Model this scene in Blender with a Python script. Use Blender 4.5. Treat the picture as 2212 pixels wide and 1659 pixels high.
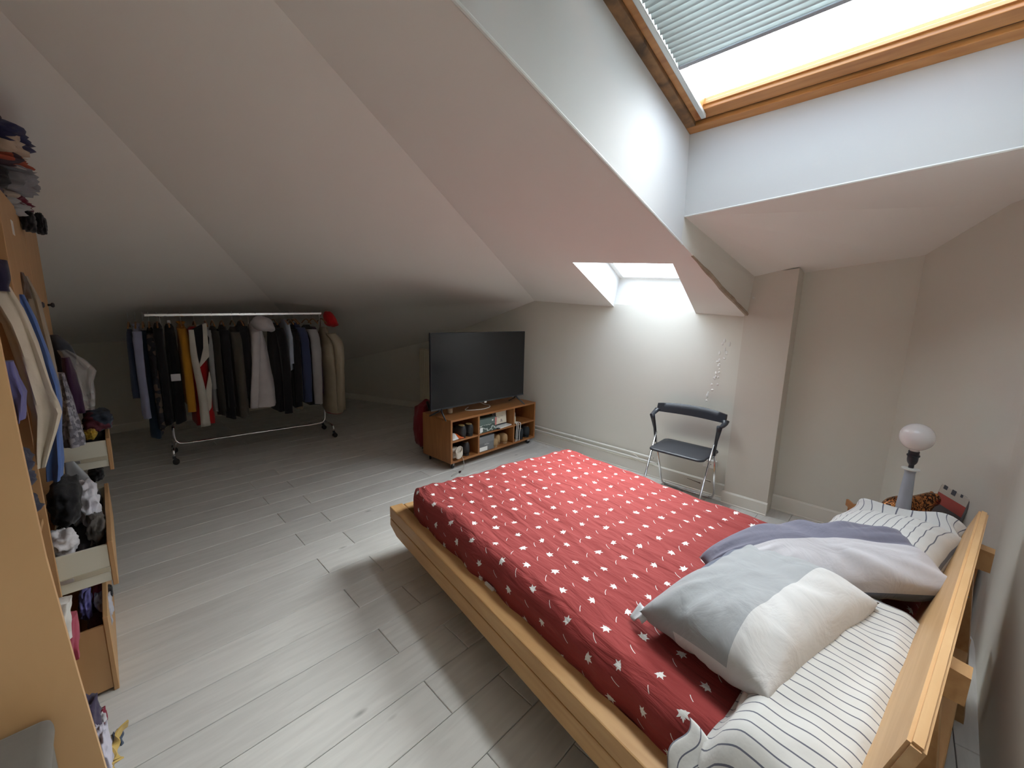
import bpy, bmesh, math, random
from mathutils import Vector, Matrix, noise, Euler

for _o in list(bpy.data.objects):
    bpy.data.objects.remove(_o)
SC = bpy.context.scene
COL = SC.collection
PI = math.pi
R = math.radians

# ------------------------------------------------------------------ camera
CX, CY, F = 1106.0, 829.5, 867.06
YAW, PITCH, ROLL = R(45.766), R(9.674), R(-1.3035)
CAM = Vector((0.0, 0.0, 1.55))
_f = Vector((math.sin(YAW) * math.cos(PITCH), math.cos(YAW) * math.cos(PITCH), -math.sin(PITCH)))
_r = Vector((math.cos(YAW), -math.sin(YAW), 0.0))
_d = _f.cross(_r)
CR = _r * math.cos(ROLL) + _d * math.sin(ROLL)
CD = -_r * math.sin(ROLL) + _d * math.cos(ROLL)
cam_data = bpy.data.cameras.new('camera')
cam_data.sensor_width = 36.0
cam_data.sensor_fit = 'HORIZONTAL'
cam_data.lens = 36.0 * F / 2212.0
cam_data.clip_start = 0.02
cam_data.clip_end = 200.0
cam = bpy.data.objects.new('camera', cam_data)
COL.objects.link(cam)
cam.matrix_world = Matrix.Translation(CAM) @ Matrix((CR, -CD, -_f)).transposed().to_4x4()
SC.camera = cam

# ------------------------------------------------------------------ sky, exposure
world = bpy.data.worlds.new('overcast_sky')
SC.world = world
world.use_nodes = True
_wt = world.node_tree
_bg = _wt.nodes['Background']
_tc = _wt.nodes.new('ShaderNodeTexCoord')
_dt = _wt.nodes.new('ShaderNodeVectorMath'); _dt.operation = 'DOT_PRODUCT'
SUN_AZ, SUN_EL = R(11), R(45)                 # the sun behind thin cloud, straight out beyond the roof windows
_dt.inputs[1].default_value = (math.cos(SUN_AZ) * math.cos(SUN_EL), math.sin(SUN_AZ) * math.cos(SUN_EL), math.sin(SUN_EL))
_wt.links.new(_tc.outputs['Generated'], _dt.inputs[0])
_mx = _wt.nodes.new('ShaderNodeMath'); _mx.operation = 'MAXIMUM'; _mx.inputs[1].default_value = 0.0
_wt.links.new(_dt.outputs['Value'], _mx.inputs[0])
_pw = _wt.nodes.new('ShaderNodeMath'); _pw.operation = 'POWER'; _pw.inputs[1].default_value = 4.0
_wt.links.new(_mx.outputs[0], _pw.inputs[0])
_cl = _wt.nodes.new('ShaderNodeMix'); _cl.data_type = 'RGBA'; _cl.clamp_factor = False
_cl.inputs[6].default_value = (2.2, 2.6, 3.2, 1.0)        # cool overcast
_cl.inputs[7].default_value = (34.0, 35.2, 35.6, 1.0)      # warm bright cloud round the sun
_wt.links.new(_pw.outputs[0], _cl.inputs[0])
_wt.links.new(_cl.outputs[2], _bg.inputs['Color'])
_bg.inputs['Strength'].default_value = 1.0
SC.view_settings.view_transform = 'Standard'
SC.view_settings.look = 'None'
SC.view_settings.gamma = 1.0
SC.view_settings.use_curve_mapping = False
SC.view_settings.exposure = 1.13
SC.cycles.max_bounces = 14
SC.cycles.diffuse_bounces = 10
SC.cycles.transparent_max_bounces = 16
SC.cycles.sample_clamp_indirect = 6.0
SC.cycles.caustics_reflective = False
SC.cycles.caustics_refractive = False

# daylight portals in the two roof windows (they only guide the sky's own light)
def portal(name, centre, normal_in, xdir, sx, sy):
    l = bpy.data.lights.new(name, 'AREA')
    l.shape = 'RECTANGLE'
    l.size, l.size_y = sx, sy
    l.cycles.is_portal = True
    o = bpy.data.objects.new(name, l)
    COL.objects.link(o)
    z = -Vector(normal_in).normalized()
    x = Vector(xdir).normalized()
    y = z.cross(x)
    o.matrix_world = Matrix.Translation(centre) @ Matrix((x, y, z)).transposed().to_4x4()

SL = R(12.0)                                   # slope of the roof windows
WA = Vector((-math.cos(SL), 0, math.sin(SL)))  # up the slope
WB = Vector((0, -1, 0))                        # along the window
WN = Vector((math.sin(SL), 0, math.cos(SL)))   # outwards
W0 = Vector((2.228, 0.937, 2.49))              # lower left corner of the big window
WLEN, WWID = 1.40, 1.25
portal('daylight_portal', W0 + WA * 0.7 + WB * 0.58 + WN * 0.16, -WN, WB, 1.3, 1.5)

# ------------------------------------------------------------------ pixel helpers: a pixel of the photograph at a known depth -> a point
def ray(px, py):
    return (CR * ((px - CX) / F) + CD * ((py - CY) / F) + _f)

def aty(px, py, Y):
    v = ray(px, py)
    return CAM + v * (Y / v.y)

def atx(px, py, X):
    v = ray(px, py)
    return CAM + v * (X / v.x)

def atz(px, py, Z):
    v = ray(px, py)
    return CAM + v * ((Z - CAM.z) / v.z)

# ------------------------------------------------------------------ materials
def new_mat(name):
    m = bpy.data.materials.new(name)
    m.use_nodes = True
    nt = m.node_tree
    return m, nt, nt.nodes['Principled BSDF']

def N(nt, kind, **kw):
    n = nt.nodes.new(kind)
    for k, v in kw.items():
        setattr(n, k, v)
    return n

def plain(name, col, rough=0.6, metal=0.0, var=0.08, scale=6.0, bump=0.0, bscale=60.0, spec=0.5, sheen=0.0, stretch=(1, 1, 1), trans=0.0):
    """Principled material with gentle noise in its colour and an optional fine bump."""
    m, nt, b = new_mat(name)
    tc = N(nt, 'ShaderNodeTexCoord')
    mp = N(nt, 'ShaderNodeMapping')
    mp.inputs['Scale'].default_value = stretch
    nt.links.new(tc.outputs['Object'], mp.inputs['Vector'])
    nz = N(nt, 'ShaderNodeTexNoise')
    nz.inputs['Scale'].default_value = scale
    nz.inputs['Detail'].default_value = 4.0
    nt.links.new(mp.outputs['Vector'], nz.inputs['Vector'])
    mx = N(nt, 'ShaderNodeMix', data_type='RGBA')
    lo = [max(0.0, c * (1 - var)) for c in col]
    hi = [min(1.0, c * (1 + var)) for c in col]
    mx.inputs[6].default_value = (*lo, 1)
    mx.inputs[7].default_value = (*hi, 1)
    nt.links.new(nz.outputs['Fac'], mx.inputs[0])
    nt.links.new(mx.outputs[2], b.inputs['Base Color'])
    b.inputs['Roughness'].default_value = rough
    b.inputs['Metallic'].default_value = metal
    b.inputs['Specular IOR Level'].default_value = spec
    if sheen:
        b.inputs['Sheen Weight'].default_value = sheen
    if trans:
        b.inputs['Subsurface Weight'].default_value = trans
        b.inputs['Subsurface Radius'].default_value = (0.03, 0.03, 0.03)
    if bump:
        n2 = N(nt, 'ShaderNodeTexNoise')
        n2.inputs['Scale'].default_value = bscale
        n2.inputs['Detail'].default_value = 5.0
        nt.links.new(mp.outputs['Vector'], n2.inputs['Vector'])
        bp = N(nt, 'ShaderNodeBump')
        bp.inputs['Strength'].default_value = bump
        bp.inputs['Distance'].default_value = 0.01
        nt.links.new(n2.outputs['Fac'], bp.inputs['Height'])
        nt.links.new(bp.outputs['Normal'], b.inputs['Normal'])
    return m

def wood(name, c1, c2, stretch=(1, 12, 12), rough=0.45, knots=0.0, scale=3.0, bump=0.06):
    """Streaky timber: grain runs along the axis with the small stretch value."""
    m, nt, b = new_mat(name)
    tc = N(nt, 'ShaderNodeTexCoord')
    mp = N(nt, 'ShaderNodeMapping')
    mp.inputs['Scale'].default_value = stretch
    nt.links.new(tc.outputs['Object'], mp.inputs['Vector'])
    nz = N(nt, 'ShaderNodeTexNoise')
    nz.inputs['Scale'].default_value = scale
    nz.inputs['Detail'].default_value = 6.0
    nz.inputs['Distortion'].default_value = 0.6
    nt.links.new(mp.outputs['Vector'], nz.inputs['Vector'])
    rp = N(nt, 'ShaderNodeValToRGB')
    rp.color_ramp.elements[0].position = 0.3
    rp.color_ramp.elements[1].position = 0.7
    rp.color_ramp.elements[0].color = (*c1, 1)
    rp.color_ramp.elements[1].color = (*c2, 1)
    nt.links.new(nz.outputs['Fac'], rp.inputs['Fac'])
    out = rp.outputs['Color']
    if knots:
        mk = N(nt, 'ShaderNodeMapping')
        mk.inputs['Scale'].default_value = tuple(s ** 0.35 for s in stretch)
        nt.links.new(tc.outputs['Object'], mk.inputs['Vector'])
        vo = N(nt, 'ShaderNodeTexVoronoi')
        vo.inputs['Scale'].default_value = 2.6
        nt.links.new(mk.outputs['Vector'], vo.inputs['Vector'])
        kr = N(nt, 'ShaderNodeValToRGB')
        kr.color_ramp.elements[0].position = 0.03
        kr.color_ramp.elements[0].color = (1, 1, 1, 1)
        kr.color_ramp.elements[1].position = 0.10
        kr.color_ramp.elements[1].color = (0, 0, 0, 1)
        nt.links.new(vo.outputs['Distance'], kr.inputs['Fac'])
        mul = N(nt, 'ShaderNodeMath', operation='MULTIPLY')
        mul.inputs[1].default_value = knots
        nt.links.new(kr.outputs['Color'], mul.inputs[0])
        mx = N(nt, 'ShaderNodeMix', data_type='RGBA')
        mx.inputs[7].default_value = (c1[0] * 0.35, c1[1] * 0.3, c1[2] * 0.25, 1)
        nt.links.new(mul.outputs[0], mx.inputs[0])
        nt.links.new(out, mx.inputs[6])
        out = mx.outputs[2]
    nt.links.new(out, b.inputs['Base Color'])
    b.inputs['Roughness'].default_value = rough
    if bump:
        bp = N(nt, 'ShaderNodeBump')
        bp.inputs['Strength'].default_value = bump
        bp.inputs['Distance'].default_value = 0.004
        nt.links.new(nz.outputs['Fac'], bp.inputs['Height'])
        nt.links.new(bp.outputs['Normal'], b.inputs['Normal'])
    return m

_cloth = {}
def cloth(col, rough=0.9, bump=0.35, bscale=22.0, var=0.18, sheen=0.15):
    key = (tuple(round(c, 3) for c in col), rough, bump, bscale)
    if key not in _cloth:
        _cloth[key] = plain('fabric', col, rough, var=var, scale=9.0, bump=bump, bscale=bscale, spec=0.25, sheen=sheen)
    return _cloth[key]

def mottled(name, cols, scale=14.0, rough=0.9):
    """Printed cloth with blotches of several colours."""
    m, nt, b = new_mat(name)
    tc = N(nt, 'ShaderNodeTexCoord')
    vo = N(nt, 'ShaderNodeTexVoronoi')
    vo.inputs['Scale'].default_value = scale
    nt.links.new(tc.outputs['Object'], vo.inputs['Vector'])
    rp = N(nt, 'ShaderNodeValToRGB')
    rp.color_ramp.interpolation = 'CONSTANT'
    while len(rp.color_ramp.elements) < len(cols):
        rp.color_ramp.elements.new(0.5)
    for i, c in enumerate(cols):
        rp.color_ramp.elements[i].position = i / len(cols)
        rp.color_ramp.elements[i].color = (*c, 1)
    sp = N(nt, 'ShaderNodeSeparateColor')
    nt.links.new(vo.outputs['Color'], sp.inputs[0])
    nt.links.new(sp.outputs[0], rp.inputs['Fac'])
    nt.links.new(rp.outputs['Color'], b.inputs['Base Color'])
    b.inputs['Roughness'].default_value = rough
    return m

WALL = plain('wall_paint', (0.68, 0.67, 0.61), 0.75, var=0.03, scale=1.5, bump=0.10, bscale=9.0, spec=0.3)
CEIL = plain('ceiling_paint', (0.80, 0.79, 0.755), 0.8, var=0.03, scale=1.2, bump=0.08, bscale=6.0, spec=0.2)
SHAFT = plain('shaft_paint', (0.62, 0.62, 0.61), 0.95, var=0.02, scale=1.0, bump=0.05, bscale=8.0, spec=0.1)
SKIRT = plain('skirting_paint', (0.76, 0.75, 0.69), 0.55, var=0.04, scale=4)
PIPEM = plain('pipe_paint', (0.82, 0.81, 0.76), 0.4, var=0.06)
PINE = wood('pine', (0.46, 0.255, 0.10), (0.56, 0.335, 0.145), (9, 1, 9), 0.5, knots=0.8)
PINE_U = wood('pine_across', (0.48, 0.27, 0.11), (0.60, 0.37, 0.17), (1, 9, 9), 0.5, knots=0.6)
TEAK = wood('orange_veneer', (0.27, 0.105, 0.03), (0.36, 0.15, 0.045), (1, 10, 10), 0.42)
WINWOOD = wood('varnished_window_wood', (0.40, 0.17, 0.05), (0.58, 0.29, 0.10), (9, 1, 9), 0.35)
WARD = wood('wardrobe_board', (0.45, 0.26, 0.115), (0.50, 0.30, 0.14), (3, 3, 1), 0.55, knots=0.5, bump=0.02)
DRAWERW = plain('drawer_side', (0.70, 0.70, 0.60), 0.5, var=0.03)
CHROME = plain('chrome', (0.75, 0.76, 0.78), 0.16, metal=1.0, var=0.05)
STEEL = plain('brushed_steel', (0.55, 0.56, 0.57), 0.35, metal=1.0, var=0.05)
BLACKP = plain('black_plastic', (0.022, 0.026, 0.034), 0.38, var=0.1)
RUBBER = plain('black_rubber', (0.015, 0.015, 0.016), 0.6)
WHITEP = plain('white_plastic', (0.78, 0.78, 0.75), 0.4, var=0.02)
DARKGAP = plain('dark_underlay', (0.09, 0.088, 0.08), 0.9)

def glass_mat(name='clear_pane', tint=(0.95, 0.96, 0.96)):
    m, nt, b = new_mat(name)
    nt.nodes.remove(b)
    out = nt.nodes['Material Output']
    tr = N(nt, 'ShaderNodeBsdfTransparent')
    tr.inputs['Color'].default_value = (*tint, 1)
    gl = N(nt, 'ShaderNodeBsdfGlossy')
    gl.inputs['Roughness'].default_value = 0.02
    lw = N(nt, 'ShaderNodeLayerWeight')
    pw = N(nt, 'ShaderNodeMath', operation='POWER')
    pw.inputs[1].default_value = 5.0
    nt.links.new(lw.outputs['Facing'], pw.inputs[0])
    fr = N(nt, 'ShaderNodeMath', operation='MULTIPLY_ADD')
    fr.inputs[1].default_value = 0.9
    fr.inputs[2].default_value = 0.04
    nt.links.new(pw.outputs[0], fr.inputs[0])
    mx = N(nt, 'ShaderNodeMixShader')
    nt.links.new(fr.outputs[0], mx.inputs[0])
    nt.links.new(tr.outputs[0], mx.inputs[1])
    nt.links.new(gl.outputs[0], mx.inputs[2])
    nt.links.new(mx.outputs[0], out.inputs['Surface'])
    return m
GLASS = glass_mat()

def plank_mat():
    m, nt, b = new_mat('grey_oak_laminate')
    geo = N(nt, 'ShaderNodeNewGeometry')
    oi = N(nt, 'ShaderNodeObjectInfo')
    off = N(nt, 'ShaderNodeVectorMath', operation='SCALE')
    cmb = N(nt, 'ShaderNodeCombineXYZ')
    nt.links.new(oi.outputs['Random'], cmb.inputs[0])
    nt.links.new(oi.outputs['Random'], cmb.inputs[2])
    nt.links.new(cmb.outputs[0], off.inputs[0])
    off.inputs['Scale'].default_value = 37.0
    add = N(nt, 'ShaderNodeVectorMath', operation='ADD')
    nt.links.new(geo.outputs['Position'], add.inputs[0])
    nt.links.new(off.outputs[0], add.inputs[1])
    mp = N(nt, 'ShaderNodeMapping')
    mp.inputs['Scale'].default_value = (1.6, 14.0, 1.0)
    nt.links.new(add.outputs[0], mp.inputs['Vector'])
    nz = N(nt, 'ShaderNodeTexNoise')
    nz.inputs['Scale'].default_value = 2.4
    nz.inputs['Detail'].default_value = 7.0
    nz.inputs['Distortion'].default_value = 0.8
    nt.links.new(mp.outputs[0], nz.inputs['Vector'])
    rp = N(nt, 'ShaderNodeValToRGB')
    rp.color_ramp.elements[0].position = 0.25
    rp.color_ramp.elements[1].position = 0.75
    rp.color_ramp.elements[0].color = (0.56, 0.555, 0.53, 1)
    rp.color_ramp.elements[1].color = (0.67, 0.665, 0.635, 1)
    nt.links.new(nz.outputs['Fac'], rp.inputs['Fac'])
    # a few small knots
    mk = N(nt, 'ShaderNodeMapping')
    mk.inputs['Scale'].default_value = (1.7, 4.2, 1.0)
    nt.links.new(add.outputs[0], mk.inputs['Vector'])
    vo = N(nt, 'ShaderNodeTexVoronoi')
    vo.inputs['Scale'].default_value = 1.15
    nt.links.new(mk.outputs[0], vo.inputs['Vector'])
    kr = N(nt, 'ShaderNodeValToRGB')
    kr.color_ramp.elements[0].position = 0.015
    kr.color_ramp.elements[0].color = (0.55, 0.55, 0.55, 1)
    kr.color_ramp.elements[1].position = 0.07
    kr.color_ramp.elements[1].color = (1, 1, 1, 1)
    nt.links.new(vo.outputs['Distance'], kr.inputs['Fac'])
    val = N(nt, 'ShaderNodeMapRange')
    val.inputs['To Min'].default_value = 0.93
    val.inputs['To Max'].default_value = 1.05
    nt.links.new(oi.outputs['Random'], val.inputs['Value'])
    m1 = N(nt, 'ShaderNodeMix', data_type='RGBA', blend_type='MULTIPLY')
    m1.inputs[0].default_value = 1.0
    nt.links.new(rp.outputs[0], m1.inputs[6])
    nt.links.new(kr.outputs[0], m1.inputs[7])
    sc = N(nt, 'ShaderNodeVectorMath', operation='SCALE')
    nt.links.new(m1.outputs[2], sc.inputs[0])
    nt.links.new(val.outputs[0], sc.inputs['Scale'])
    nt.links.new(sc.outputs[0], b.inputs['Base Color'])
    b.inputs['Roughness'].default_value = 0.42
    b.inputs['Specular IOR Level'].default_value = 0.4
    bp = N(nt, 'ShaderNodeBump')
    bp.inputs['Strength'].default_value = 0.08
    bp.inputs['Distance'].default_value = 0.002
    nt.links.new(nz.outputs['Fac'], bp.inputs['Height'])
    nt.links.new(bp.outputs[0], b.inputs['Normal'])
    return m
PLANK = plank_mat()

# ------------------------------------------------------------------ object helpers
def tag(o, label=None, cat=None, group=None, kind=None):
    if label: o['label'] = label
    if cat: o['category'] = cat
    if group: o['group'] = group
    if kind: o['kind'] = kind
    return o

def thing(name, label, cat, loc=(0, 0, 0), rz=0.0, group=None):
    o = bpy.data.objects.new(name, None)
    o.empty_display_size = 0.05
    COL.objects.link(o)
    o.location = loc
    o.rotation_euler = (0, 0, rz)
    return tag(o, label, cat, group)

def link_mesh(name, me, m, parent=None):
    if m is not None and not me.materials:
        me.materials.append(m)
    o = bpy.data.objects.new(name, me)
    COL.objects.link(o)
    if parent is not None:
        o.parent = parent
    return o

class MB:
    """Collects shapes into ONE bmesh."""
    def __init__(s):
        s.bm = bmesh.new()
        s.uv = None

    def box(s, c, size, rot=None, bevel=0.0, seg=2):
        r = bmesh.ops.create_cube(s.bm, size=1.0)
        vs = r['verts']
        M = Matrix.Translation(c) @ (rot.to_4x4() if rot is not None else Matrix.Identity(4)) @ Matrix.Diagonal((*size, 1))
        bmesh.ops.transform(s.bm, matrix=M, verts=vs)
        if bevel:
            es = list({e for v in vs for e in v.link_edges})
            bmesh.ops.bevel(s.bm, geom=es, offset=bevel, segments=seg, affect='EDGES', profile=0.5)
        return s

    def span(s, a, b, bevel=0.0, seg=2):
        a, b = Vector(a), Vector(b)
        return s.box((a + b) / 2, [abs(x) for x in (b - a)], None, bevel, seg)

    def tube(s, pts, r, n=10, caps=True, closed=False):
        pts = [Vector(p) for p in pts]
        rs = r if isinstance(r, (list, tuple)) else [r] * len(pts)
        up = Vector((0, 0, 1))
        rings, prev = [], None
        for i, p in enumerate(pts):
            if closed:
                t = pts[(i + 1) % len(pts)] - pts[i - 1]
            else:
                t = (pts[min(i + 1, len(pts) - 1)] - pts[max(i - 1, 0)])
            t.normalize()
            if prev is None:
                a = t.cross(up)
                if a.length < 1e-3:
                    a = t.cross(Vector((1, 0, 0)))
            else:
                a = prev - t * prev.dot(t)
            a.normalize()
            prev = a.copy()
            bb = t.cross(a)
            rings.append([s.bm.verts.new(p + (a * math.cos(2 * PI * k / n) + bb * math.sin(2 * PI * k / n)) * rs[i]) for k in range(n)])
        m = len(rings)
        for i in range(m if closed else m - 1):
            A, B_ = rings[i], rings[(i + 1) % m]
            for k in range(n):
                s.bm.faces.new((A[k], A[(k + 1) % n], B_[(k + 1) % n], B_[k]))
        if caps and not closed:
            s.bm.faces.new(rings[0][::-1])
            s.bm.faces.new(rings[-1])
        return s

    def lathe(s, prof, n=24, c=(0, 0, 0), axis='Z'):
        c = Vector(c)
        rings = []
        for r, z in prof:
            ring = []
            for k in range(n):
                a = 2 * PI * k / n
                p = Vector((r * math.cos(a), r * math.sin(a), z))
                if axis == 'X': p = Vector((p.z, p.x, p.y))
                if axis == 'Y': p = Vector((p.y, p.z, p.x))
                ring.append(s.bm.verts.new(c + p))
            rings.append(ring)
        for i in range(len(rings) - 1):
            for k in range(n):
                s.bm.faces.new((rings[i][k], rings[i][(k + 1) % n], rings[i + 1][(k + 1) % n], rings[i + 1][k]))
        s.bm.faces.new(rings[0][::-1])
        s.bm.faces.new(rings[-1])
        return s

    def prism(s, poly, d):
        """poly: list of 3D points (planar), d: extrusion vector."""
        d = Vector(d)
        a = [s.bm.verts.new(Vector(p)) for p in poly]
        b = [s.bm.verts.new(Vector(p) + d) for p in poly]
        n = len(a)
        s.bm.faces.new(a)
        s.bm.faces.new(b[::-1])
        for i in range(n):
            s.bm.faces.new((a[i], b[i], b[(i + 1) % n], a[(i + 1) % n]))
        return s

    def grid(s, fn, nu, nv, uvfn=None, wrap_u=False):
        if uvfn and s.uv is None:
            s.uv = s.bm.loops.layers.uv.new('UVMap')
        V = [[s.bm.verts.new(fn(i / nu, j / nv)) for j in range(nv + 1)] for i in range(nu + (0 if wrap_u else 1))]
        for i in range(nu):
            i2 = (i + 1) % nu if wrap_u else i + 1
            for j in range(nv):
                f = s.bm.faces.new((V[i][j], V[i2][j], V[i2][j + 1], V[i][j + 1]))
                if uvfn:
                    for l, (a, b) in zip(f.loops, ((i, j), (i + 1, j), (i + 1, j + 1), (i, j + 1))):
                        l[s.uv].uv = uvfn(a / nu, b / nv)
        return V

    def build(s, name, m, parent=None, smooth=False, fix=True, weld=0.0, auto=None):
        if weld:
            bmesh.ops.remove_doubles(s.bm, verts=s.bm.verts[:], dist=weld)
        if fix:
            bmesh.ops.recalc_face_normals(s.bm, faces=s.bm.faces[:])
        me = bpy.data.meshes.new(name)
        s.bm.to_mesh(me)
        s.bm.free()
        if smooth:
            for p in me.polygons:
                p.use_smooth = True
            if auto is not None:
                try:
                    me.set_sharp_from_angle(angle=R(auto))
                except Exception:
                    pass
        return link_mesh(name, me, m, parent)

def copy_tree(o, parent=None):
    c = o.copy()
    COL.objects.link(c)
    if parent is not None:
        c.parent = parent
    for ch in [x for x in o.children]:
        copy_tree(ch, c)
    return c

def fn3(x, y, z, s=1.0):
    return noise.noise(Vector((x * s, y * s, z * s)))

def ss(a, b, x):
    t = min(1.0, max(0.0, (x - a) / (b - a)))
    return t * t * (3 - 2 * t)

def bez(pts, n=8):
    """Catmull-Rom through pts."""
    P = [Vector(p) for p in pts]
    P = [P[0] * 2 - P[1]] + P + [P[-1] * 2 - P[-2]]
    out = []
    for i in range(1, len(P) - 2):
        for k in range(n):
            t = k / n
            out.append(0.5 * ((2 * P[i]) + (P[i + 1] - P[i - 1]) * t + (2 * P[i - 1] - 5 * P[i] + 4 * P[i + 1] - P[i + 2]) * t * t
                              + (3 * P[i] - P[i - 1] - 3 * P[i + 1] + P[i + 2]) * t ** 3))
    out.append(P[-2])
    return out

# ================================================================== ROOM SHELL
# roof planes
A = Vector((3.72, 3.271, 1.731))         # hip end on the back wall
G = Vector((0.456, 1.452, 2.442))        # the same hip nearer the camera
E1 = Vector((3.72, 0.937, 1.581))
E0 = Vector((0.726, 0.937, 2.340))
def plane3(a, b, c):
    n = (b - a).cross(c - a).normalized()
    if n.z < 0: n = -n
    return n, n.dot(a)
def zat(pl, x, y):
    n, d = pl
    return (d - n.x * x - n.y * y) / n.z
P1 = plane3(A, E1, E0)
G = Vector((G.x, G.y, zat(P1, G.x, G.y)))
Cp = Vector((3.72, 4.646, 1.345))
P2b = plane3(A, G, Cp)
Q = aty(603, 668, 5.75)
P2a = plane3(A, G, Q)
_v = ray(0, 22)
_t = (P2a[1] - P2a[0].dot(CAM)) / P2a[0].dot(_v)
PG = CAM + _v * _t
P3 = plane3(Q, PG, aty(200, 740, 6.85))
hipdir = (G - A); phiG = math.atan2(hipdir.y, hipdir.x)          # towards the camera
if phiG < 0: phiG += 2 * PI
phiW = R(78.0)
def z2(x, y):
    ph = math.atan2(y - A.y, x - A.x)
    if ph < 0: ph += 2 * PI
    w = ss(R(97), R(128), ph)
    return zat(P2b, x, y) * (1 - w) + zat(P2a, x, y) * w
def ceil_z(x, y):
    """Underside of the roof left of the window cheek."""
    return min(zat(P1, x, y), z2(x, y), zat(P3, x, y))

XL, YF = -0.85, 7.5                    # left wall, far limit
# floor ------------------------------------------------------------
fl = MB()
fl.span((-1.0, -0.6, -0.12), (4.0, 7.7, -0.012))
floor = fl.build('floor', DARKGAP)
tag(floor, kind='structure')
PW, PL = 0.2018, 1.28
base_mesh = None
row = 0
y0 = 0.8805 - PW * 7
_planks = 0
def plank_mesh(L, W):
    b = MB()
    b.span((0, 0.0013, -0.012), (L, W - 0.0013, 0.0))
    bm = b.bm
    top = [e for e in bm.edges if all(abs(v.co.z) < 1e-6 for v in e.verts)]
    bmesh.ops.bevel(bm, geom=top, offset=0.0022, segments=1, affect='EDGES')
    me = bpy.data.meshes.new('plank')
    bm.to_mesh(me); bm.free()
    me.materials.append(PLANK)
    return me
_pm = {}
for k in range(40):
    ya = y0 + k * PW
    if ya > 7.35: break
    xoff = 0.817 if (k % 2 == 0) else 1.066      # end joints alternate row by row
    xs = -0.85
    xr = 3.71 if ya > 0.55 else 3.82
    if ya > 5.6: xr = 3.62
    if ya < -0.15: xr = 3.5
    joints = [x for x in [xoff + PL * j for j in range(-2, 4)] if xs + 0.05 < x < xr - 0.05]
    cuts = [xs] + joints + [xr]
    for a, b in zip(cuts[:-1], cuts[1:]):
        L = round(b - a - 0.0022, 4)
        if L not in _pm: _pm[L] = plank_mesh(L, PW)
        o = bpy.data.objects.new('plank', _pm[L])
        COL.objects.link(o)
        o.parent = floor
        o.location = (a + 0.0011, ya, 0.0)

# walls ------------------------------------------------------------
def wall(name, pts_bottom_top, m=WALL, out=(0, 0, 0)):
    b = MB()
    b.prism(pts_bottom_top, out)
    o = b.build(name, m)
    return tag(o, kind='structure')

X1 = 3.72
ys = [0.90, 1.2, 1.8, 2.4, 3.0, 3.271, 3.7, 4.2, 4.646, 5.2, 5.55]
top = [(X1, y, ceil_z(X1, y) + 0.03) for y in ys]
wall('wall_back', [(X1, ys[0], -0.02), (X1, ys[-1], -0.02)] + top[::-1], WALL, (0.12, 0, 0))
# low wall across the far right corner and the far wall
kA, kB = Vector((3.72, 5.40, 0)), Vector((2.94, 7.39, 0))
def strip_wall(name, a, b, n=8, m=WALL, thick=0.1, zfn=None):
    a, b = Vector(a), Vector(b)
    d = (b - a).normalized()
    nrm = Vector((d.y, -d.x, 0))
    mid = (a + b) / 2
    if nrm.dot(Vector((1.5, 3.0, 0)) - mid) > 0: nrm = -nrm
    pts = [a.lerp(b, i / n) for i in range(n + 1)]
    poly = [(a.x, a.y, -0.02), (b.x, b.y, -0.02)] + [(p.x, p.y, (zfn or ceil_z)(p.x, p.y) + 0.04) for p in pts[::-1]]
    return wall(name, poly, m, nrm * thick)
strip_wall('wall_far_corner', kA, kB)
fA = Vector((-0.95, 6.73, 0))
strip_wall('wall_far', kB + Vector((0.12, -0.02, 0)), fA)
strip_wall('wall_left', (XL, -0.45, 0), (XL, 6.9, 0), 12, zfn=lambda x, y: min(3.2, ceil_z(x, y)))
# pillar, recess and the two planes of the headboard wall
XP, XR = 3.63, 3.825
S = Vector((2.251, 0.937, 2.093))
EW = Vector((3.262, -0.282, 2.158))
CT = Vector((XR, -0.012, 1.992))
PT0, PT1 = atx(1627, 600, XP), atx(1733, 585, XP)
pb = MB()
pb.prism([(XP, 0.955, -0.02), (XP, 0.63, -0.02), (XP, 0.63, PT1.z + 0.02), (XP, 0.955, PT0.z + 0.02)], (0.25, 0, 0))
tag(pb.build('wall_pillar', plain('pillar_paint', (0.62, 0.59, 0.53), 0.75, var=0.04, scale=2, bump=0.12, bscale=10)), kind='structure')
wall('wall_recess', [(XR, 0.70, -0.02), (XR, -0.03, -0.02), (XR, -0.03, 2.03), (XR, 0.70, 1.99)], WALL, (0.1, 0, 0))
SC1 = Vector((2.935, -0.443, 0))       # soft corner behind the headboard's end
wb = MB()
path = [(XR + 0.06, 0.017), (XR, -0.012), (3.262, -0.282), (3.02, -0.400), (2.96, -0.426), (2.90, -0.437), (2.82, -0.437), (1.8, -0.375), (0.9, -0.318), (0.0, -0.26), (-0.95, -0.20)]
def wtop(x):
    if x > 3.262: return 1.992 + (XR - x) / (XR - 3.262) * 0.166 + 0.02
    return 2.30
n = len(path)
lo = [wb.bm.verts.new((x, y, -0.02)) for x, y in path]
hi = [wb.bm.verts.new((x, y, wtop(x) if x > 0.42 else zat(P1, x, y) + 0.03)) for x, y in path]
for i in range(n - 1):
    wb.bm.faces.new((lo[i], lo[i + 1], hi[i + 1], hi[i]))
wr = wb.build('wall_right', WALL, smooth=False)
so = wr.modifiers.new('thickness', 'SOLIDIFY'); so.thickness = 0.08; so.offset = -1 if wr.data.polygons[2].normal.y > 0 else 1
tag(wr, kind='structure')

# ceiling ----------------------------------------------------------
def poly_ceiling(name, polys, m=CEIL, parent=None):
    b = MB()
    for p in polys:
        b.bm.faces.new([b.bm.verts.new(Vector(v)) for v in p])
    o = b.build(name, m, parent, fix=False, weld=1e-4)
    return o
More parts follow.
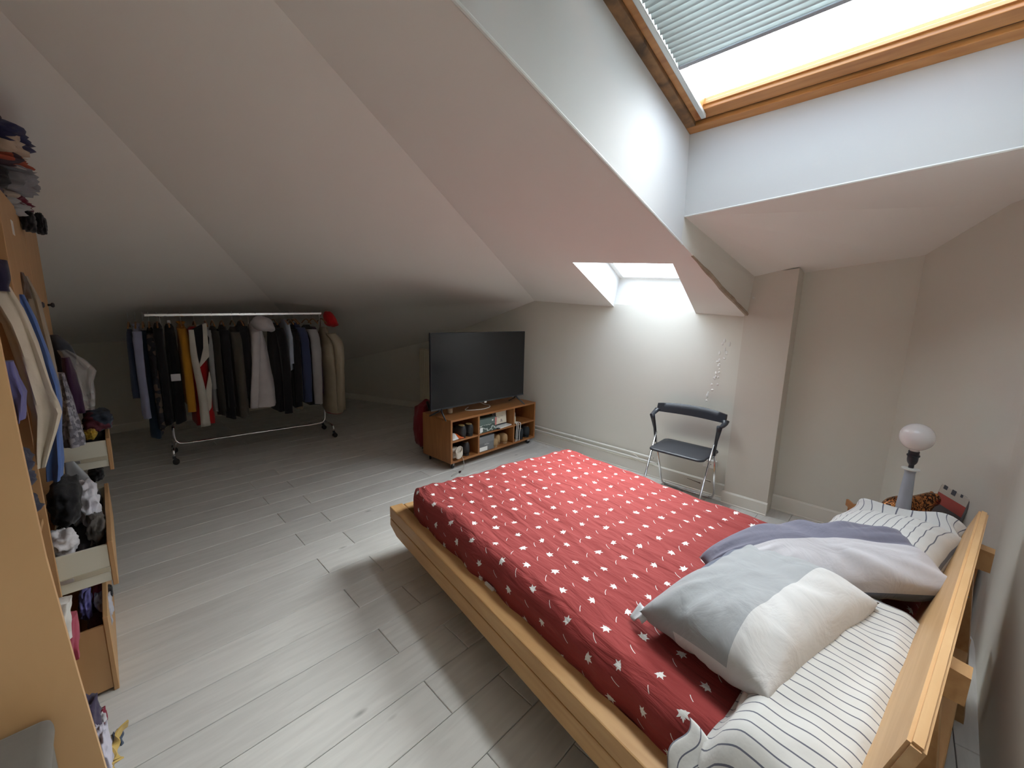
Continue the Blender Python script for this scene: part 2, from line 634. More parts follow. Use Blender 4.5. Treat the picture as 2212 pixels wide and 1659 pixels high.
# slope with the low window: cut to the hip, the cheek and the window opening
QTL, QTR, QBR, QBL = [Vector((x, y, zat(P1, x, y))) for x, y in ((2.506, 1.842), (2.545, 1.105), (3.725, 1.372), (3.725, 2.19))]
def p1v(x, y): return Vector((x, y, zat(P1, x, y)))
hip0 = A + (A - G) * 0.02
hipx = lambda x: A.y + (x - A.x) * (A.y - G.y) / (A.x - G.x)
XE = 3.78
xb = [-0.95, 0.726, QTL.x]
c_polys = []
c_polys.append([p1v(-0.46, 0.937), p1v(QTR.x, 0.937), QTR, QTL, p1v(QTL.x, hipx(QTL.x)), p1v(-0.46, hipx(-0.46))])
c_polys.append([p1v(QTR.x, 0.937), p1v(XE, 0.937), p1v(XE, QBR.y + 0.0125), QBR, QTR])
c_polys.append([QTL, QBL, p1v(XE, QBL.y + 0.0125), p1v(XE, hipx(XE)), p1v(QTL.x, hipx(QTL.x))])
c_polys.append([p1v(-0.95, -0.4), p1v(0.43, -0.4), p1v(0.43, 0.937), p1v(-0.95, 0.937)])
ceiling = poly_ceiling('ceiling', c_polys)
tag(ceiling, kind='structure')
# slope above the television and the rack, softly curved towards the low corner wall
b = MB()
NP, NR = 60, 36
phs = [R(72) + (phiG - R(72)) * i / NP for i in range(NP + 1)]
g1d = Vector((PG.x - Q.x, PG.y - Q.y)).normalized()
def slope2(i, j):
    ph = phs[i]; r = 6.2 * (j / NR)
    x, y = A.x + r * math.cos(ph), A.y + r * math.sin(ph)
    return Vector((x, y, z2(x, y)))
Vg = [[b.bm.verts.new(slope2(i, j)) for j in range(1, NR + 1)] for i in range(NP + 1)]
v0 = b.bm.verts.new(A)
for i in range(NP):
    b.bm.faces.new((v0, Vg[i][0], Vg[i + 1][0]))
    for j in range(NR - 1):
        b.bm.faces.new((Vg[i][j], Vg[i][j + 1], Vg[i + 1][j + 1], Vg[i + 1][j]))
gn = Vector((-g1d.y, g1d.x, 0))
if gn.dot(Vector((A.x - Q.x, A.y - Q.y, 0))) < 0: gn = -gn
bmesh.ops.bisect_plane(b.bm, geom=b.bm.verts[:] + b.bm.edges[:] + b.bm.faces[:], plane_co=Q - gn * 0.7, plane_no=gn, clear_inner=True)
o = b.build('ceiling_slope', CEIL, smooth=True)
tag(o, kind='structure')
# left slope
far3 = Q + (Q - PG) * 1.2
nr3 = PG + (PG - Q) * 0.9
def p3v(x, y): return Vector((x, y, zat(P3, x, y)))
_o = gn * 0.7
o = poly_ceiling('ceiling_slope', [[p3v(far3.x + _o.x, far3.y + _o.y), p3v(nr3.x + _o.x, nr3.y + _o.y), p3v(nr3.x - 2.2, nr3.y), p3v(nr3.x - 2.2, far3.y), p3v(far3.x - 1, far3.y)]])
tag(o, kind='structure')
# right of the cheek: two flat facets below the big window's shaft
BR = Vector((2.251, -0.45, 2.163))
_k = Vector((0, 0.06, 0))
CTx = CT + Vector((0.05, 0, 0)); P1x = PT1 + Vector((0.25, 0, 0.0)); P0x = PT0 + Vector((0.12, 0.0, -0.01))
W1x, W2x = Vector((3.02, -0.42, 2.168)), Vector((2.90, -0.47, 2.170))
o = poly_ceiling('ceiling_right', [[S, EW, W1x], [S, W1x, W2x], [S, W2x, BR],
                                   [S, P0x, P1x], [S, P1x, CTx], [S, CTx, EW], [S, S + _k, P0x + _k, P0x]])
tag(o, kind='structure')

# shaft of the big roof window --------------------------------------
def wp(a, b_, n_=0.0): return W0 + WA * a + WB * b_ + WN * n_
sh = MB()
def quad(mb, *pts):
    mb.bm.faces.new([mb.bm.verts.new(Vector(p)) for p in pts])
xt = 0.42
quad(sh, (xt, 0.937, zat(P1, xt, 0.937)), (2.244, 0.937, zat(P1, 2.244, 0.937)), (S.x, S.y, S.z), wp(0, 0), wp(WLEN, 0))
quad(sh, S, BR, wp(0, WWID + 0.2), wp(0, 0))
quad(sh, wp(WLEN, 0), wp(WLEN, WWID + 0.2), (xt, -0.44, zat(P1, xt, -0.44)), (xt, 0.937, zat(P1, xt, 0.937)))
quad(sh, wp(0, WWID), (2.228, 0.937 - WWID, 2.15), (xt, 0.937 - WWID, 2.15), (xt, 0.937 - WWID, zat(P1, xt, 0.937)), wp(WLEN, WWID))
o = sh.build('wall_skylight_shaft', SHAFT, fix=False)
tag(o, kind='structure')
# the cheek running on below the shaft, down to the back wall
ck = MB()
quad(ck, (2.244, 0.937, zat(P1, 2.244, 0.937)), (3.74, 0.937, zat(P1, 3.74, 0.937)), PT0 + Vector((0.1, -0.01, 0)), S)
o = ck.build('wall_cheek', plain('cheek_paint', (0.66, 0.65, 0.60), 0.75, var=0.06, scale=3, bump=0.15, bscale=7), fix=False)
tag(o, kind='structure')
# plaster bead and stained strip along the cheek's lower edge
b = MB()
b.tube([Vector((0.43, 0.941, zat(P1, 0.43, 0.941))), (2.26, 0.94, zat(P1, 2.26, 0.94))], 0.007, 8)
tag(b.build('trim_1', plain('plaster_bead', (0.72, 0.74, 0.72), 0.6)), kind='structure')
b = MB()
random.seed(4)
pts = []
for i in range(15):
    t = i / 14
    x = 2.42 + t * 1.28
    pts.append((x, 0.943 + random.uniform(-0.004, 0.004), zat(P1, x, 0.943) - 0.001))
b.tube(pts, [0.004 + 0.010 * ss(0, 0.3, i / 14) + random.uniform(-0.002, 0.003) for i in range(15)], 6)
tag(b.build('trim_2', plain('stained_strip', (0.34, 0.28, 0.21), 0.9, var=0.5, scale=9, bump=0.4, bscale=30)), kind='structure')
b = MB()
b.tube([S + Vector((0.002, -0.002, -0.002)), BR], 0.005, 6)
tag(b.build('trim_3', plain('plaster_bead', (0.74, 0.74, 0.70), 0.6)), kind='structure')

# big roof window ----------------------------------------------------
WROT = Matrix((WA, WB, WN)).transposed()
def wbox(mb, a0, a1, b0, b1, n0, n1, bevel=0.003):
    c = wp((a0 + a1) / 2, (b0 + b1) / 2, (n0 + n1) / 2)
    mb.box(c, (a1 - a0, b1 - b0, n1 - n0), WROT, bevel)
WINMOULD = wood('mouldy_window_wood', (0.10, 0.065, 0.04), (0.36, 0.19, 0.08), (3, 3, 3), 0.7, scale=4.0)
b = MB(); wbox(b, -0.03, 0.05, 0.0, WWID, -0.004, 0.10); wbox(b, WLEN - 0.05, WLEN, 0.0, WWID, 0.0, 0.10)
wbox(b, 0.05, WLEN - 0.05, WWID - 0.05, WWID, 0.0, 0.10)
win1 = b.build('window_1', WINWOOD); tag(win1, kind='structure')
b = MB(); wbox(b, -0.03, WLEN - 0.05, -0.03, 0.045, -0.002, 0.10); b.build('side_frame', WINMOULD, win1)
b = MB(); wbox(b, 0.050, 0.062, 0.045, WWID - 0.05, 0.02, 0.05, 0.001); b.build('gasket', plain('dark_gasket', (0.05, 0.04, 0.05), 0.8), win1)
b = MB(); wbox(b, 0.062, 0.128, 0.055, WWID - 0.06, 0.012, 0.07); b.build('sash_rail', WINWOOD, win1)
b = MB(); wbox(b, 0.062, WLEN - 0.06, 0.046, 0.105, 0.012, 0.07); b.build('sash_stile', WINWOOD, win1)
b = MB(); wbox(b, 0.062, WLEN - 0.06, WWID - 0.12, WWID - 0.06, 0.012, 0.07); b.build('sash_stile', WINWOOD, win1)
b = MB(); wbox(b, WLEN - 0.125, WLEN - 0.06, 0.055, WWID - 0.06, 0.012, 0.07); b.build('sash_rail', WINWOOD, win1)
b = MB(); wbox(b, 0.128, 0.138, 0.10, WWID - 0.11, 0.03, 0.045, 0.001); b.build('glazing_bead', WINWOOD, win1)
b = MB(); wbox(b, 0.12, WLEN - 0.12, 0.10, WWID - 0.11, 0.045, 0.051, 0.0); b.build('pane', GLASS, win1)

# venetian blind drawn halfway down the sash
bl = thing('venetian_blind', 'pale grey slatted blind drawn halfway down the big roof window', 'blind', wp(0.435, 0.11, 0.0))
BLM = plain('blind_slat', (0.50, 0.55, 0.54), 0.45, var=0.03)
_nt = BLM.node_tree
_tl = N(_nt, 'ShaderNodeBsdfTranslucent'); _tl.inputs['Color'].default_value = (0.50, 0.56, 0.58, 1)
_mx = N(_nt, 'ShaderNodeMixShader'); _mx.inputs[0].default_value = 0.16
_nt.links.new(_nt.nodes['Principled BSDF'].outputs[0], _mx.inputs[1]); _nt.links.new(_tl.outputs[0], _mx.inputs[2])
_nt.links.new(_mx.outputs[0], _nt.nodes['Material Output'].inputs['Surface'])
def bloc(p): return p - bl.location
sl_me = None
a = 0.462
k = 0
while a < 1.25:
    if sl_me is None:
        s_ = MB()
        def slat_pt(i, j):
            t = i - 0.5
            aa = t * 0.0275
            nn = 0.0035 * (1 - 4 * t * t) + aa * 0.55
            return WA * aa + WB * (0.0 + j * (WWID - 0.232)) + WN * nn
        s_.grid(lambda i, j: slat_pt(i, j), 5, 1)
        o = s_.build('slat', BLM, bl, smooth=True, fix=False)
        so = o.modifiers.new('thickness', 'SOLIDIFY'); so.thickness = 0.0008
        sl_me = o
    else:
        o = sl_me.copy(); COL.objects.link(o); o.parent = bl
    o.location = bloc(wp(a, 0.112, 0.0))
    a += 0.0255
    k += 1
b = MB()
b.box(bloc(wp(0.442, 0.112 + (WWID - 0.232) / 2, -0.006)), (0.018, WWID - 0.232, 0.012), WROT, 0.003)
b.build('bottom_rail', plain('blind_rail', (0.33, 0.36, 0.40), 0.4), bl)
for bb in (0.18, 0.55, 0.95):
    b = MB(); b.tube([bloc(wp(0.445, bb, 0.004)), bloc(wp(1.25, bb, 0.004))], 0.0016, 5)
    b.build('ladder_cord', WHITEP, bl)
b = MB(); b.box(bloc(wp(0.69, 0.098, 0.002)), (1.20, 0.022, 0.018), WROT, 0.003)
b.build('side_channel', plain('pale_aluminium', (0.62, 0.66, 0.64), 0.35, metal=0.3), bl)
b = MB(); b.box(bloc(wp(1.27, WWID / 2, 0.0)), (0.04, WWID - 0.21, 0.03), WROT, 0.003)
b.build('head_rail', plain('blind_rail', (0.6, 0.63, 0.63), 0.4), bl)

# low roof window -----------------------------------------------------
up = Vector((0.25, 0, 0.97)).normalized()
U = 0.30
s2 = MB()
Q4 = [QTL, QTR, QBR, QBL]
T4 = [q + up * U for q in Q4]
T4[0] += Vector((-0.06, 0.0, 0.02)); T4[1] += Vector((-0.06, 0.0, 0.02))
for i in range(4):
    quad(s2, Q4[i], Q4[(i + 1) % 4], T4[(i + 1) % 4], T4[i])
o = s2.build('wall_low_skylight_shaft', SHAFT, fix=False)
tag(o, kind='structure')
cT = sum(T4, Vector()) / 4
w2 = MB()
for i in range(4):
    p, q = T4[i], T4[(i + 1) % 4]
    d = (cT - (p + q) / 2).normalized()
    n_ = (T4[1] - T4[0]).cross(T4[3] - T4[0]).normalized()
    if n_.z < 0: n_ = -n_
    w2.prism([p, q, q + d * 0.05 - (q - p).normalized() * 0.02, p + d * 0.05 + (q - p).normalized() * 0.02], n_ * 0.07)
win2 = w2.build('window_2', plain('white_window_frame', (0.75, 0.75, 0.73), 0.4))
tag(win2, kind='structure')
b = MB()
b.prism([p + (cT - p) * 0.03 + n_ * 0.03 for p in T4], n_ * 0.006)
b.build('pane', GLASS, win2)
portal('daylight_portal_low', cT + n_ * 0.10, -n_, (T4[1] - T4[0]), 0.74, 1.24)

# skirting boards -------------------------------------------------------
def skirting(name, a, b_, h=0.105, t=0.018, side=1, m=SKIRT):
    a, b_ = Vector((*a, 0)), Vector((*b_, 0))
    d = (b_ - a).normalized(); nrm = Vector((-d.y, d.x, 0)) * side
    mb = MB()
    prof = [(0, 0.0), (0, h), (t * 0.55, h), (t, h - 0.010), (t, 0.012), (t + 0.008, 0.008), (t + 0.008, 0.0)]
    mb.prism([a + nrm * u + Vector((0, 0, z)) for u, z in prof], b_ - a)
    return tag(mb.build(name, m), kind='structure')
skirting('baseboard_back', (X1, 0.955), (X1, 5.45), 0.125, 0.018, 1)
skirting('baseboard_pillar', (XP, 0.625), (XP, 0.965), 0.105, 0.018, 1)
skirting('baseboard_recess', (XR, -0.02), (XR, 0.64), 0.125, 0.02, 1)
skirting('baseboard_far_corner', (kA.x, kA.y), (kB.x, kB.y), 0.10, 0.018, 1)
skirting('baseboard_far', (kB.x, kB.y), (fA.x, fA.y), 0.10, 0.018, 1)
# ================================================================== BED
BED = Vector((1.176, 2.207, 0.0)); BA = R(-7.9)
_bu = Vector((math.cos(BA), math.sin(BA), 0)); _bv = Vector((math.sin(BA), -math.cos(BA), 0))
def bedw(u, v, z): return BED + _bu * u + _bv * v + Vector((0, 0, z))
def bl_(u, v, z): return Vector((u, -v, z))          # bed-local (foot corner is the origin)
BW, HV = 1.60, 2.36
bed = thing('bed_frame', 'solid pine double bed frame with thick beam rails and tilted headboard', 'bed', BED, BA)
def rail(name, u0, u1, v0, v1, z0, z1, m, chamfer_foot=False, bevel=0.006):
    mb = MB()
    if chamfer_foot:
        mb.prism([bl_(u0, v0, z1), bl_(u0, v1, z1), bl_(u0, v1, z0), bl_(u0, v0 + 0.10, z0), bl_(u0, v0, z0 + 0.035)], (u1 - u0, 0, 0))
        es = mb.bm.edges[:]
        bmesh.ops.bevel(mb.bm, geom=es, offset=bevel, segments=2, affect='EDGES', profile=0.5)
    else:
        mb.span(bl_(u0, v0, z0), bl_(u1, v1, z1), bevel)
    return mb.build(name, m, bed)
rail('side_rail', 0.0, 0.085, 0.0, 2.33, 0.262, 0.338, PINE)
rail('side_rail', 0.0, 0.085, 0.0, 2.33, 0.175, 0.259, PINE, True)
rail('side_rail', BW - 0.085, BW, 0.0, 2.33, 0.262, 0.338, PINE)
rail('side_rail', BW - 0.085, BW, 0.0, 2.33, 0.175, 0.259, PINE, True)
rail('foot_rail', 0.088, BW - 0.088, 0.012, 0.085, 0.20, 0.336, PINE_U)
rail('head_rail', 0.088, BW - 0.088, 2.20, 2.26, 0.19, 0.30, PINE_U)
rail('centre_beam', BW / 2 - 0.04, BW / 2 + 0.04, 0.10, 2.20, 0.175, 0.235, PINE)
for uu in (0.30, BW - 0.42):
    for vv in (0.34, 1.95):
        mb = MB(); mb.span(bl_(uu, vv, 0.0), bl_(uu + 0.12, vv + 0.10, 0.175), 0.006); mb.build('leg', PINE, bed)
    mb = MB(); mb.span(bl_(0.06, 0.36 if uu < 0.5 else 1.97, 0.13), bl_(BW - 0.06, 0.42 if uu < 0.5 else 2.03, 0.175), 0.004); mb.build('cross_beam', PINE_U, bed)
for k in range(13):
    mb = MB(); vv = 0.14 + k * 0.158
    mb.span(bl_(0.10, vv, 0.236), bl_(BW - 0.10, vv + 0.07, 0.254), 0.003); mb.build('slat', PINE_U, bed)
# headboard: thick plank leaning back
HT = R(14)
HWOOD = wood('headboard_pine', (0.50, 0.29, 0.125), (0.60, 0.38, 0.19), (1, 8, 8), 0.5, knots=0.25)
mb = MB()
cz, hh, th = 0.835, 0.36, 0.027
up_ = Vector((0, -math.sin(HT), math.cos(HT))); back = Vector((0, -math.cos(HT), -math.sin(HT)))
tf = bl_(0.062, 2.315, 0.832)
mb.prism([tf, tf + back * th, tf + back * th - up_ * hh, tf - up_ * hh], (1.475, 0, 0))
bmesh.ops.bevel(mb.bm, geom=mb.bm.edges[:], offset=0.006, segments=2, affect='EDGES')
mb.build('headboard', HWOOD, bed)
for uu in (0.46, 1.33):                      # brackets that hold the headboard, showing behind it
    mb = MB()
    c0 = tf + Vector((uu, 0, 0)) + back * th - up_ * 0.10
    mb.prism([c0, c0 + Vector((0, -0.058, -0.008)), c0 + Vector((0, -0.058, -0.085)), c0 - up_ * 0.085 + back * 0.004], (0.055, 0, 0))
    c1 = c0 - up_ * 0.085
    mb.prism([c1, c1 + back * 0.040, bl_(0.062 + uu, 2.40, 0.0), bl_(0.062 + uu, 2.35, 0.0)], (0.055, 0, 0))
    mb.build('headboard_post', PINE_U, bed)
mb = MB(); mb.span(bl_(0.09, 2.24, 0.24), bl_(BW - 0.09, 2.37, 0.30), 0.004); mb.build('headboard_support', PINE_U, bed)

# mattress and the red sheet stretched over it
MU0, MU1, MV0, MV1 = 0.092, 1.508, 0.09, 2.235
mat_ = MB(); mat_.span(bl_(MU0 + .012, MV0 + .012, 0.256), bl_(MU1 - .012, MV1 - .012, 0.455), 0.05, 3)
mtr = thing('mattress', 'white mattress under the red leaf printed sheet on the pine bed', 'mattress', BED, BA)
mat_.build('core', cloth((0.72, 0.71, 0.68)), mtr, smooth=True)
for (vv, ln) in ((0.80, 0.075), (0.93, 0.02), (0.98, 0.06)):
    mb = MB(); mb.span(bl_(0.070, vv, 0.338), bl_(0.080, vv + ln, 0.352), 0.001); mb.build('care_tag', WHITEP, mtr)

def leaf_mat():
    m, nt, b = new_mat('red_sheet_leaf_print')
    uvn = N(nt, 'ShaderNodeUVMap')
    L = nt.links
    def math_(op, a=None, b_=None, c=None):
        n_ = N(nt, 'ShaderNodeMath', operation=op)
        for i, v in enumerate((a, b_, c)):
            if v is None: continue
            if isinstance(v, (int, float)): n_.inputs[i].default_value = v
            else: L.new(v, n_.inputs[i])
        return n_.outputs[0]
    sep = N(nt, 'ShaderNodeSeparateXYZ'); L.new(uvn.outputs[0], sep.inputs[0])
    def layer(du, dv, su, sv, seed):
        x = math_('DIVIDE', math_('ADD', sep.outputs[0], du), su)
        y = math_('DIVIDE', math_('ADD', sep.outputs[1], dv), sv)
        row = math_('FLOOR', y)
        xs = math_('ADD', x, math_('MULTIPLY', math_('MODULO', math_('ABSOLUTE', row), 2.0), 0.5))
        col = math_('FLOOR', xs)
        lx = math_('SUBTRACT', math_('SUBTRACT', xs, col), 0.5)
        ly = math_('SUBTRACT', math_('SUBTRACT', y, row), 0.5)
        cmb = N(nt, 'ShaderNodeCombineXYZ'); L.new(col, cmb.inputs[0]); L.new(row, cmb.inputs[1]); cmb.inputs[2].default_value = seed
        wn = N(nt, 'ShaderNodeTexWhiteNoise', noise_dimensions='3D'); L.new(cmb.outputs[0], wn.inputs['Vector'])
        sp = N(nt, 'ShaderNodeSeparateColor'); L.new(wn.outputs['Color'], sp.inputs[0])
        jx = math_('MULTIPLY_ADD', sp.outputs[0], 0.16, -0.08)
        jy = math_('MULTIPLY_ADD', sp.outputs[1], 0.16, -0.08)
        mx_ = math_('MULTIPLY', math_('SUBTRACT', lx, jx), su)
        my_ = math_('MULTIPLY', math_('SUBTRACT', ly, jy), sv)
        return mx_, my_, sp.outputs[2], wn.outputs['Value']
    x, y, rnd, rnd2 = layer(0.0, 0.0, 0.132, 0.108, 1.0)
    rr = math_('SQRT', math_('ADD', math_('MULTIPLY', x, x), math_('MULTIPLY', y, y)))
    th_ = math_('ADD', math_('ARCTAN2', y, x), math_('MULTIPLY', rnd, 6.28318))
    ang = math_('FRACT', math_('DIVIDE', th_, 6.28318))
    rp = N(nt, 'ShaderNodeValToRGB')
    prof = [(0, 1.0), (14, .58), (24, .70), (33, .44), (46, .74), (54, .98), (64, .62), (78, .52), (92, .60), (104, .80), (116, .46), (140, .40), (168, .26), (180, .30)]
    pts = [(a_ / 360.0, v_) for a_, v_ in prof] + [((360 - a_) / 360.0, v_) for a_, v_ in prof[-2::-1]]
    while len(rp.color_ramp.elements) < len(pts): rp.color_ramp.elements.new(0.5)
    for i, (p_, v_) in enumerate(pts):
        rp.color_ramp.elements[i].position = p_
        rp.color_ramp.elements[i].color = (v_, v_, v_, 1)
    L.new(ang, rp.inputs['Fac'])
    rad = math_('MULTIPLY', rp.outputs['Color'], math_('MULTIPLY_ADD', rnd2, 0.005, 0.0195))
    leaf = math_('LESS_THAN', rr, rad)
    x2, y2, r2, r3 = layer(0.066, 0.0, 0.132, 0.108, 7.0)
    # thin curved stroke between the leaves
    an = math_('MULTIPLY_ADD', r2, 0.6, 2.15)
    ca, sa = math_('COSINE', an), math_('SINE', an)
    px = math_('SUBTRACT', math_('MULTIPLY', x2, ca), math_('MULTIPLY', y2, sa))
    py = math_('ADD', math_('MULTIPLY', x2, sa), math_('MULTIPLY', y2, ca))
    bend = math_('ADD', px, math_('MULTIPLY', math_('MULTIPLY', py, py), 9.0))
    stroke = math_('MULTIPLY', math_('LESS_THAN', math_('ABSOLUTE', bend), 0.0011), math_('LESS_THAN', math_('ABSOLUTE', py), math_('MULTIPLY_ADD', r3, 0.010, 0.010)))
    white = math_('MAXIMUM', leaf, stroke)
    mixn = N(nt, 'ShaderNodeMix', data_type='RGBA')
    mixn.inputs[6].default_value = (0.265, 0.038, 0.036, 1)
    mixn.inputs[7].default_value = (0.74, 0.735, 0.72, 1)
    L.new(white, mixn.inputs[0])
    L.new(mixn.outputs[2], b.inputs['Base Color'])
    b.inputs['Roughness'].default_value = 0.85
    b.inputs['Specular IOR Level'].default_value = 0.25
    b.inputs['Sheen Weight'].default_value = 0.04
    # fine weave creases, mostly lengthwise
    mp = N(nt, 'ShaderNodeMapping'); mp.inputs['Scale'].default_value = (26, 5, 1); mp.inputs['Rotation'].default_value = (0, 0, R(12))
    L.new(uvn.outputs[0], mp.inputs['Vector'])
    nz = N(nt, 'ShaderNodeTexNoise'); nz.inputs['Scale'].default_value = 1.0; nz.inputs['Detail'].default_value = 4
    nz.inputs['Distortion'].default_value = 0.7
    L.new(mp.outputs[0], nz.inputs['Vector'])
    bp = N(nt, 'ShaderNodeBump'); bp.inputs['Strength'].default_value = 0.8; bp.inputs['Distance'].default_value = 0.016
    L.new(nz.outputs['Fac'], bp.inputs['Height']); L.new(bp.outputs[0], b.inputs['Normal'])
    return m

def ridge(x): return 1.0 - abs(2 * (x - math.floor(x + 0.5)))
def sheet_fn():
    r = 0.085
    side = 0.125
    W, Lh = MU1 - MU0 + 0.024, MV1 - MV0 + 0.024
    def prof(s, W_):
        """arc length along a section -> (offset, drop, normal offset, normal up)"""
        q = PI * r / 2
        if s < side + q + 0.0:
            if s < side: return 0.0, r + (side - s), -1.0, 0.0
            a_ = (s - side) / r
            return r - r * math.cos(a_), r - r * math.sin(a_), -math.cos(a_), math.sin(a_)
        flat = W_ - 2 * r
        if s < side + q + flat: return r + (s - side - q), 0.0, 0.0, 1.0
        a_ = (s - side - q - flat) / r
        if a_ < PI / 2: return W_ - r + r * math.sin(a_), r - r * math.cos(a_), math.sin(a_), math.cos(a_)
        return W_, r + (s - side - q - flat - q), 1.0, 0.0
    TU = 2 * side + PI * r + W - 2 * r
    TV = 2 * side + PI * r + Lh - 2 * r
    def f(a_, b_):
        su, sv = a_ * TU, b_ * TV
        ou, du, nu, pu = prof(su, W)
        ov, dv, nv, pv = prof(sv, Lh)
        u, v = MU0 - 0.012 + ou, MV0 - 0.012 + ov
        drop = max(du, dv)
        z = 0.487 - drop
        n_ = Vector((nu * (1 if du > 0 else 0), -nv * (1 if dv > 0 else 0), max(0.05, min(pu, pv)))).normalized()
        # lumps and creases
        top_ = ss(0.14, 0.0, drop)
        w_ = 0.010 * fn3(u, v, 0.3, 2.2) + 0.006 * fn3(u, v, 1.3, 5.0)
        c1 = noise.ridged_multi_fractal(Vector((u * 9 + v * 1.6, v * 1.9 - u * 0.7, 3.1)), 1.0, 2.1, 3, 0.9, 2.0)
        c2 = noise.ridged_multi_fractal(Vector((u * 5.0 - v * 1.5, v * 1.3 + u * 0.6, 9.1)), 1.0, 2.1, 2, 0.9, 2.0)
        w_ += 0.0085 * (c1 - 0.9) + 0.0075 * (c2 - 0.9)
        if u < 0.3: w_ += 0.012 * ss(0.3, 0.05, u) * (0.5 + fn3(0, v, 4.4, 5.5))
        edge_ = min(1.0, max(du, dv) / 0.2)
        w_ += edge_ * 0.006 * math.sin(v * 23 + 3 * fn3(u, v, 0, 3)) * (1 if du > dv else 0.6)
        rc = 0.14                                         # the mattress corners are round in plan
        ax, ay = ou, ov
        if ax < rc and ay < rc:
            ln_ = math.hypot(rc - ax, rc - ay)
            if ln_ > rc:
                k_ = rc / ln_
                u += (rc - ax) * (1 - k_); v += (rc - ay) * (1 - k_)
        p = bl_(u, v, z) + n_ * w_
        p.z = max(p.z, 0.262)
        if du > 0.10:                                    # the hem creeps over the rail in waves
            p.z += 0.030 * (0.5 + 0.5 * math.sin(v * 7.0 + 1.3)) * ss(0.10, 0.21, du) - 0.004
        return p
    return f, TU, TV
sf, TU, TV = sheet_fn()
mb = MB()
mb.grid(sf, 190, 260, lambda a_, b_: (a_ * TU, b_ * TV))
sheet = mb.build('fitted_sheet', leaf_mat(), None, smooth=True)
sheet.location = BED; sheet.rotation_euler = (0, 0, BA)
tag(sheet, 'brick red bed sheet with white maple leaf print stretched over the mattress', 'bed sheet')

# pillows --------------------------------------------------------------
def pillow_mesh(W, D, T, seed, m, parent, name='cushion', n=56, sag=0.0, pinch=0.05, wr=0.010, corner=0.35, bend=None):
    """A stuffed pillow: u along W, v along D, seam all round. UV 0..1 on both faces."""
    mb = MB()
    def half(sgn):
        def f(i, j):
            s_, t_ = 2 * i - 1, 2 * j - 1
            e = (max(0.0, 1 - abs(s_) ** 3.0)) ** 0.46 * (max(0.0, 1 - abs(t_) ** 3.0)) ** 0.46
            x = s_ * W / 2 * (1 - pinch * (1 - t_ * t_) * abs(s_))
            y = t_ * D / 2 * (1 - pinch * (1 - s_ * s_) * abs(t_))
            z = sgn * T / 2 * e
            k = wr * e ** 0.5
            # creases running in from the corners and seams
            an = math.atan2(t_, s_); rad_ = math.hypot(s_, t_)
            z += k * (noise.noise(Vector((an * 4.2, rad_ * 1.2, seed))) * ss(0.2, 1.0, rad_) * 1.4 + 0.8 * noise.noise(Vector((x * 5, y * 5, seed + 3 * sgn)))
                      + 0.9 * (noise.ridged_multi_fractal(Vector((x * 6 + y * 3, y * 5 - x * 2, seed)), 1.0, 2.0, 2, 0.9, 2.0) - 0.9) * 0.5)
            p = Vector((x, y, z))
            if bend: p = bend(p, s_, t_)
            return p
        return f
    mb.grid(half(1), n, n, lambda a_, b_: (a_, b_))
    mb.grid(half(-1), n, n, lambda a_, b_: (a_, b_ + 2.0))
    return mb.build(name, m, parent, smooth=True, weld=0.0006)

def block_mat(name, rules, default):
    """Colour-blocked pillowcase; rules: (u0,u1,v0,v1,colour) in the case's own coordinates."""
    m, nt, b = new_mat(name)
    L = nt.links
    uvn = N(nt, 'ShaderNodeUVMap')
    sep = N(nt, 'ShaderNodeSeparateXYZ'); L.new(uvn.outputs[0], sep.inputs[0])
    cur = None
    prev = default
    node = None
    for (u0, u1, v0, v1, c) in rules:
        def cmp_(sock, op, val):
            n_ = N(nt, 'ShaderNodeMath', operation=op); L.new(sock, n_.inputs[0]); n_.inputs[1].default_value = val; return n_.outputs[0]
        t = None
        for q in (cmp_(sep.outputs[0], 'GREATER_THAN', u0), cmp_(sep.outputs[0], 'LESS_THAN', u1), cmp_(sep.outputs[1], 'GREATER_THAN', v0), cmp_(sep.outputs[1], 'LESS_THAN', v1)):
            if t is None: t = q
            else:
                n_ = N(nt, 'ShaderNodeMath', operation='MULTIPLY'); L.new(t, n_.inputs[0]); L.new(q, n_.inputs[1]); t = n_.outputs[0]
        mx = N(nt, 'ShaderNodeMix', data_type='RGBA')
        L.new(t, mx.inputs[0])
        if node is None: mx.inputs[6].default_value = (*default, 1)
        else: L.new(node, mx.inputs[6])
        mx.inputs[7].default_value = (*c, 1)
        node = mx.outputs[2]
    L.new(node, b.inputs['Base Color'])
    b.inputs['Roughness'].default_value = 0.85
    b.inputs['Specular IOR Level'].default_value = 0.25
    b.inputs['Sheen Weight'].default_value = 0.2
    tc = N(nt, 'ShaderNodeTexCoord')
    nz = N(nt, 'ShaderNodeTexNoise'); nz.inputs['Scale'].default_value = 9; nz.inputs['Detail'].default_value = 4; nz.inputs['Distortion'].default_value = 1.2
    L.new(tc.outputs['Object'], nz.inputs['Vector'])
    bp = N(nt, 'ShaderNodeBump'); bp.inputs['Strength'].default_value = 0.35; bp.inputs['Distance'].default_value = 0.02
    L.new(nz.outputs['Fac'], bp.inputs['Height']); L.new(bp.outputs[0], b.inputs['Normal'])
    return m

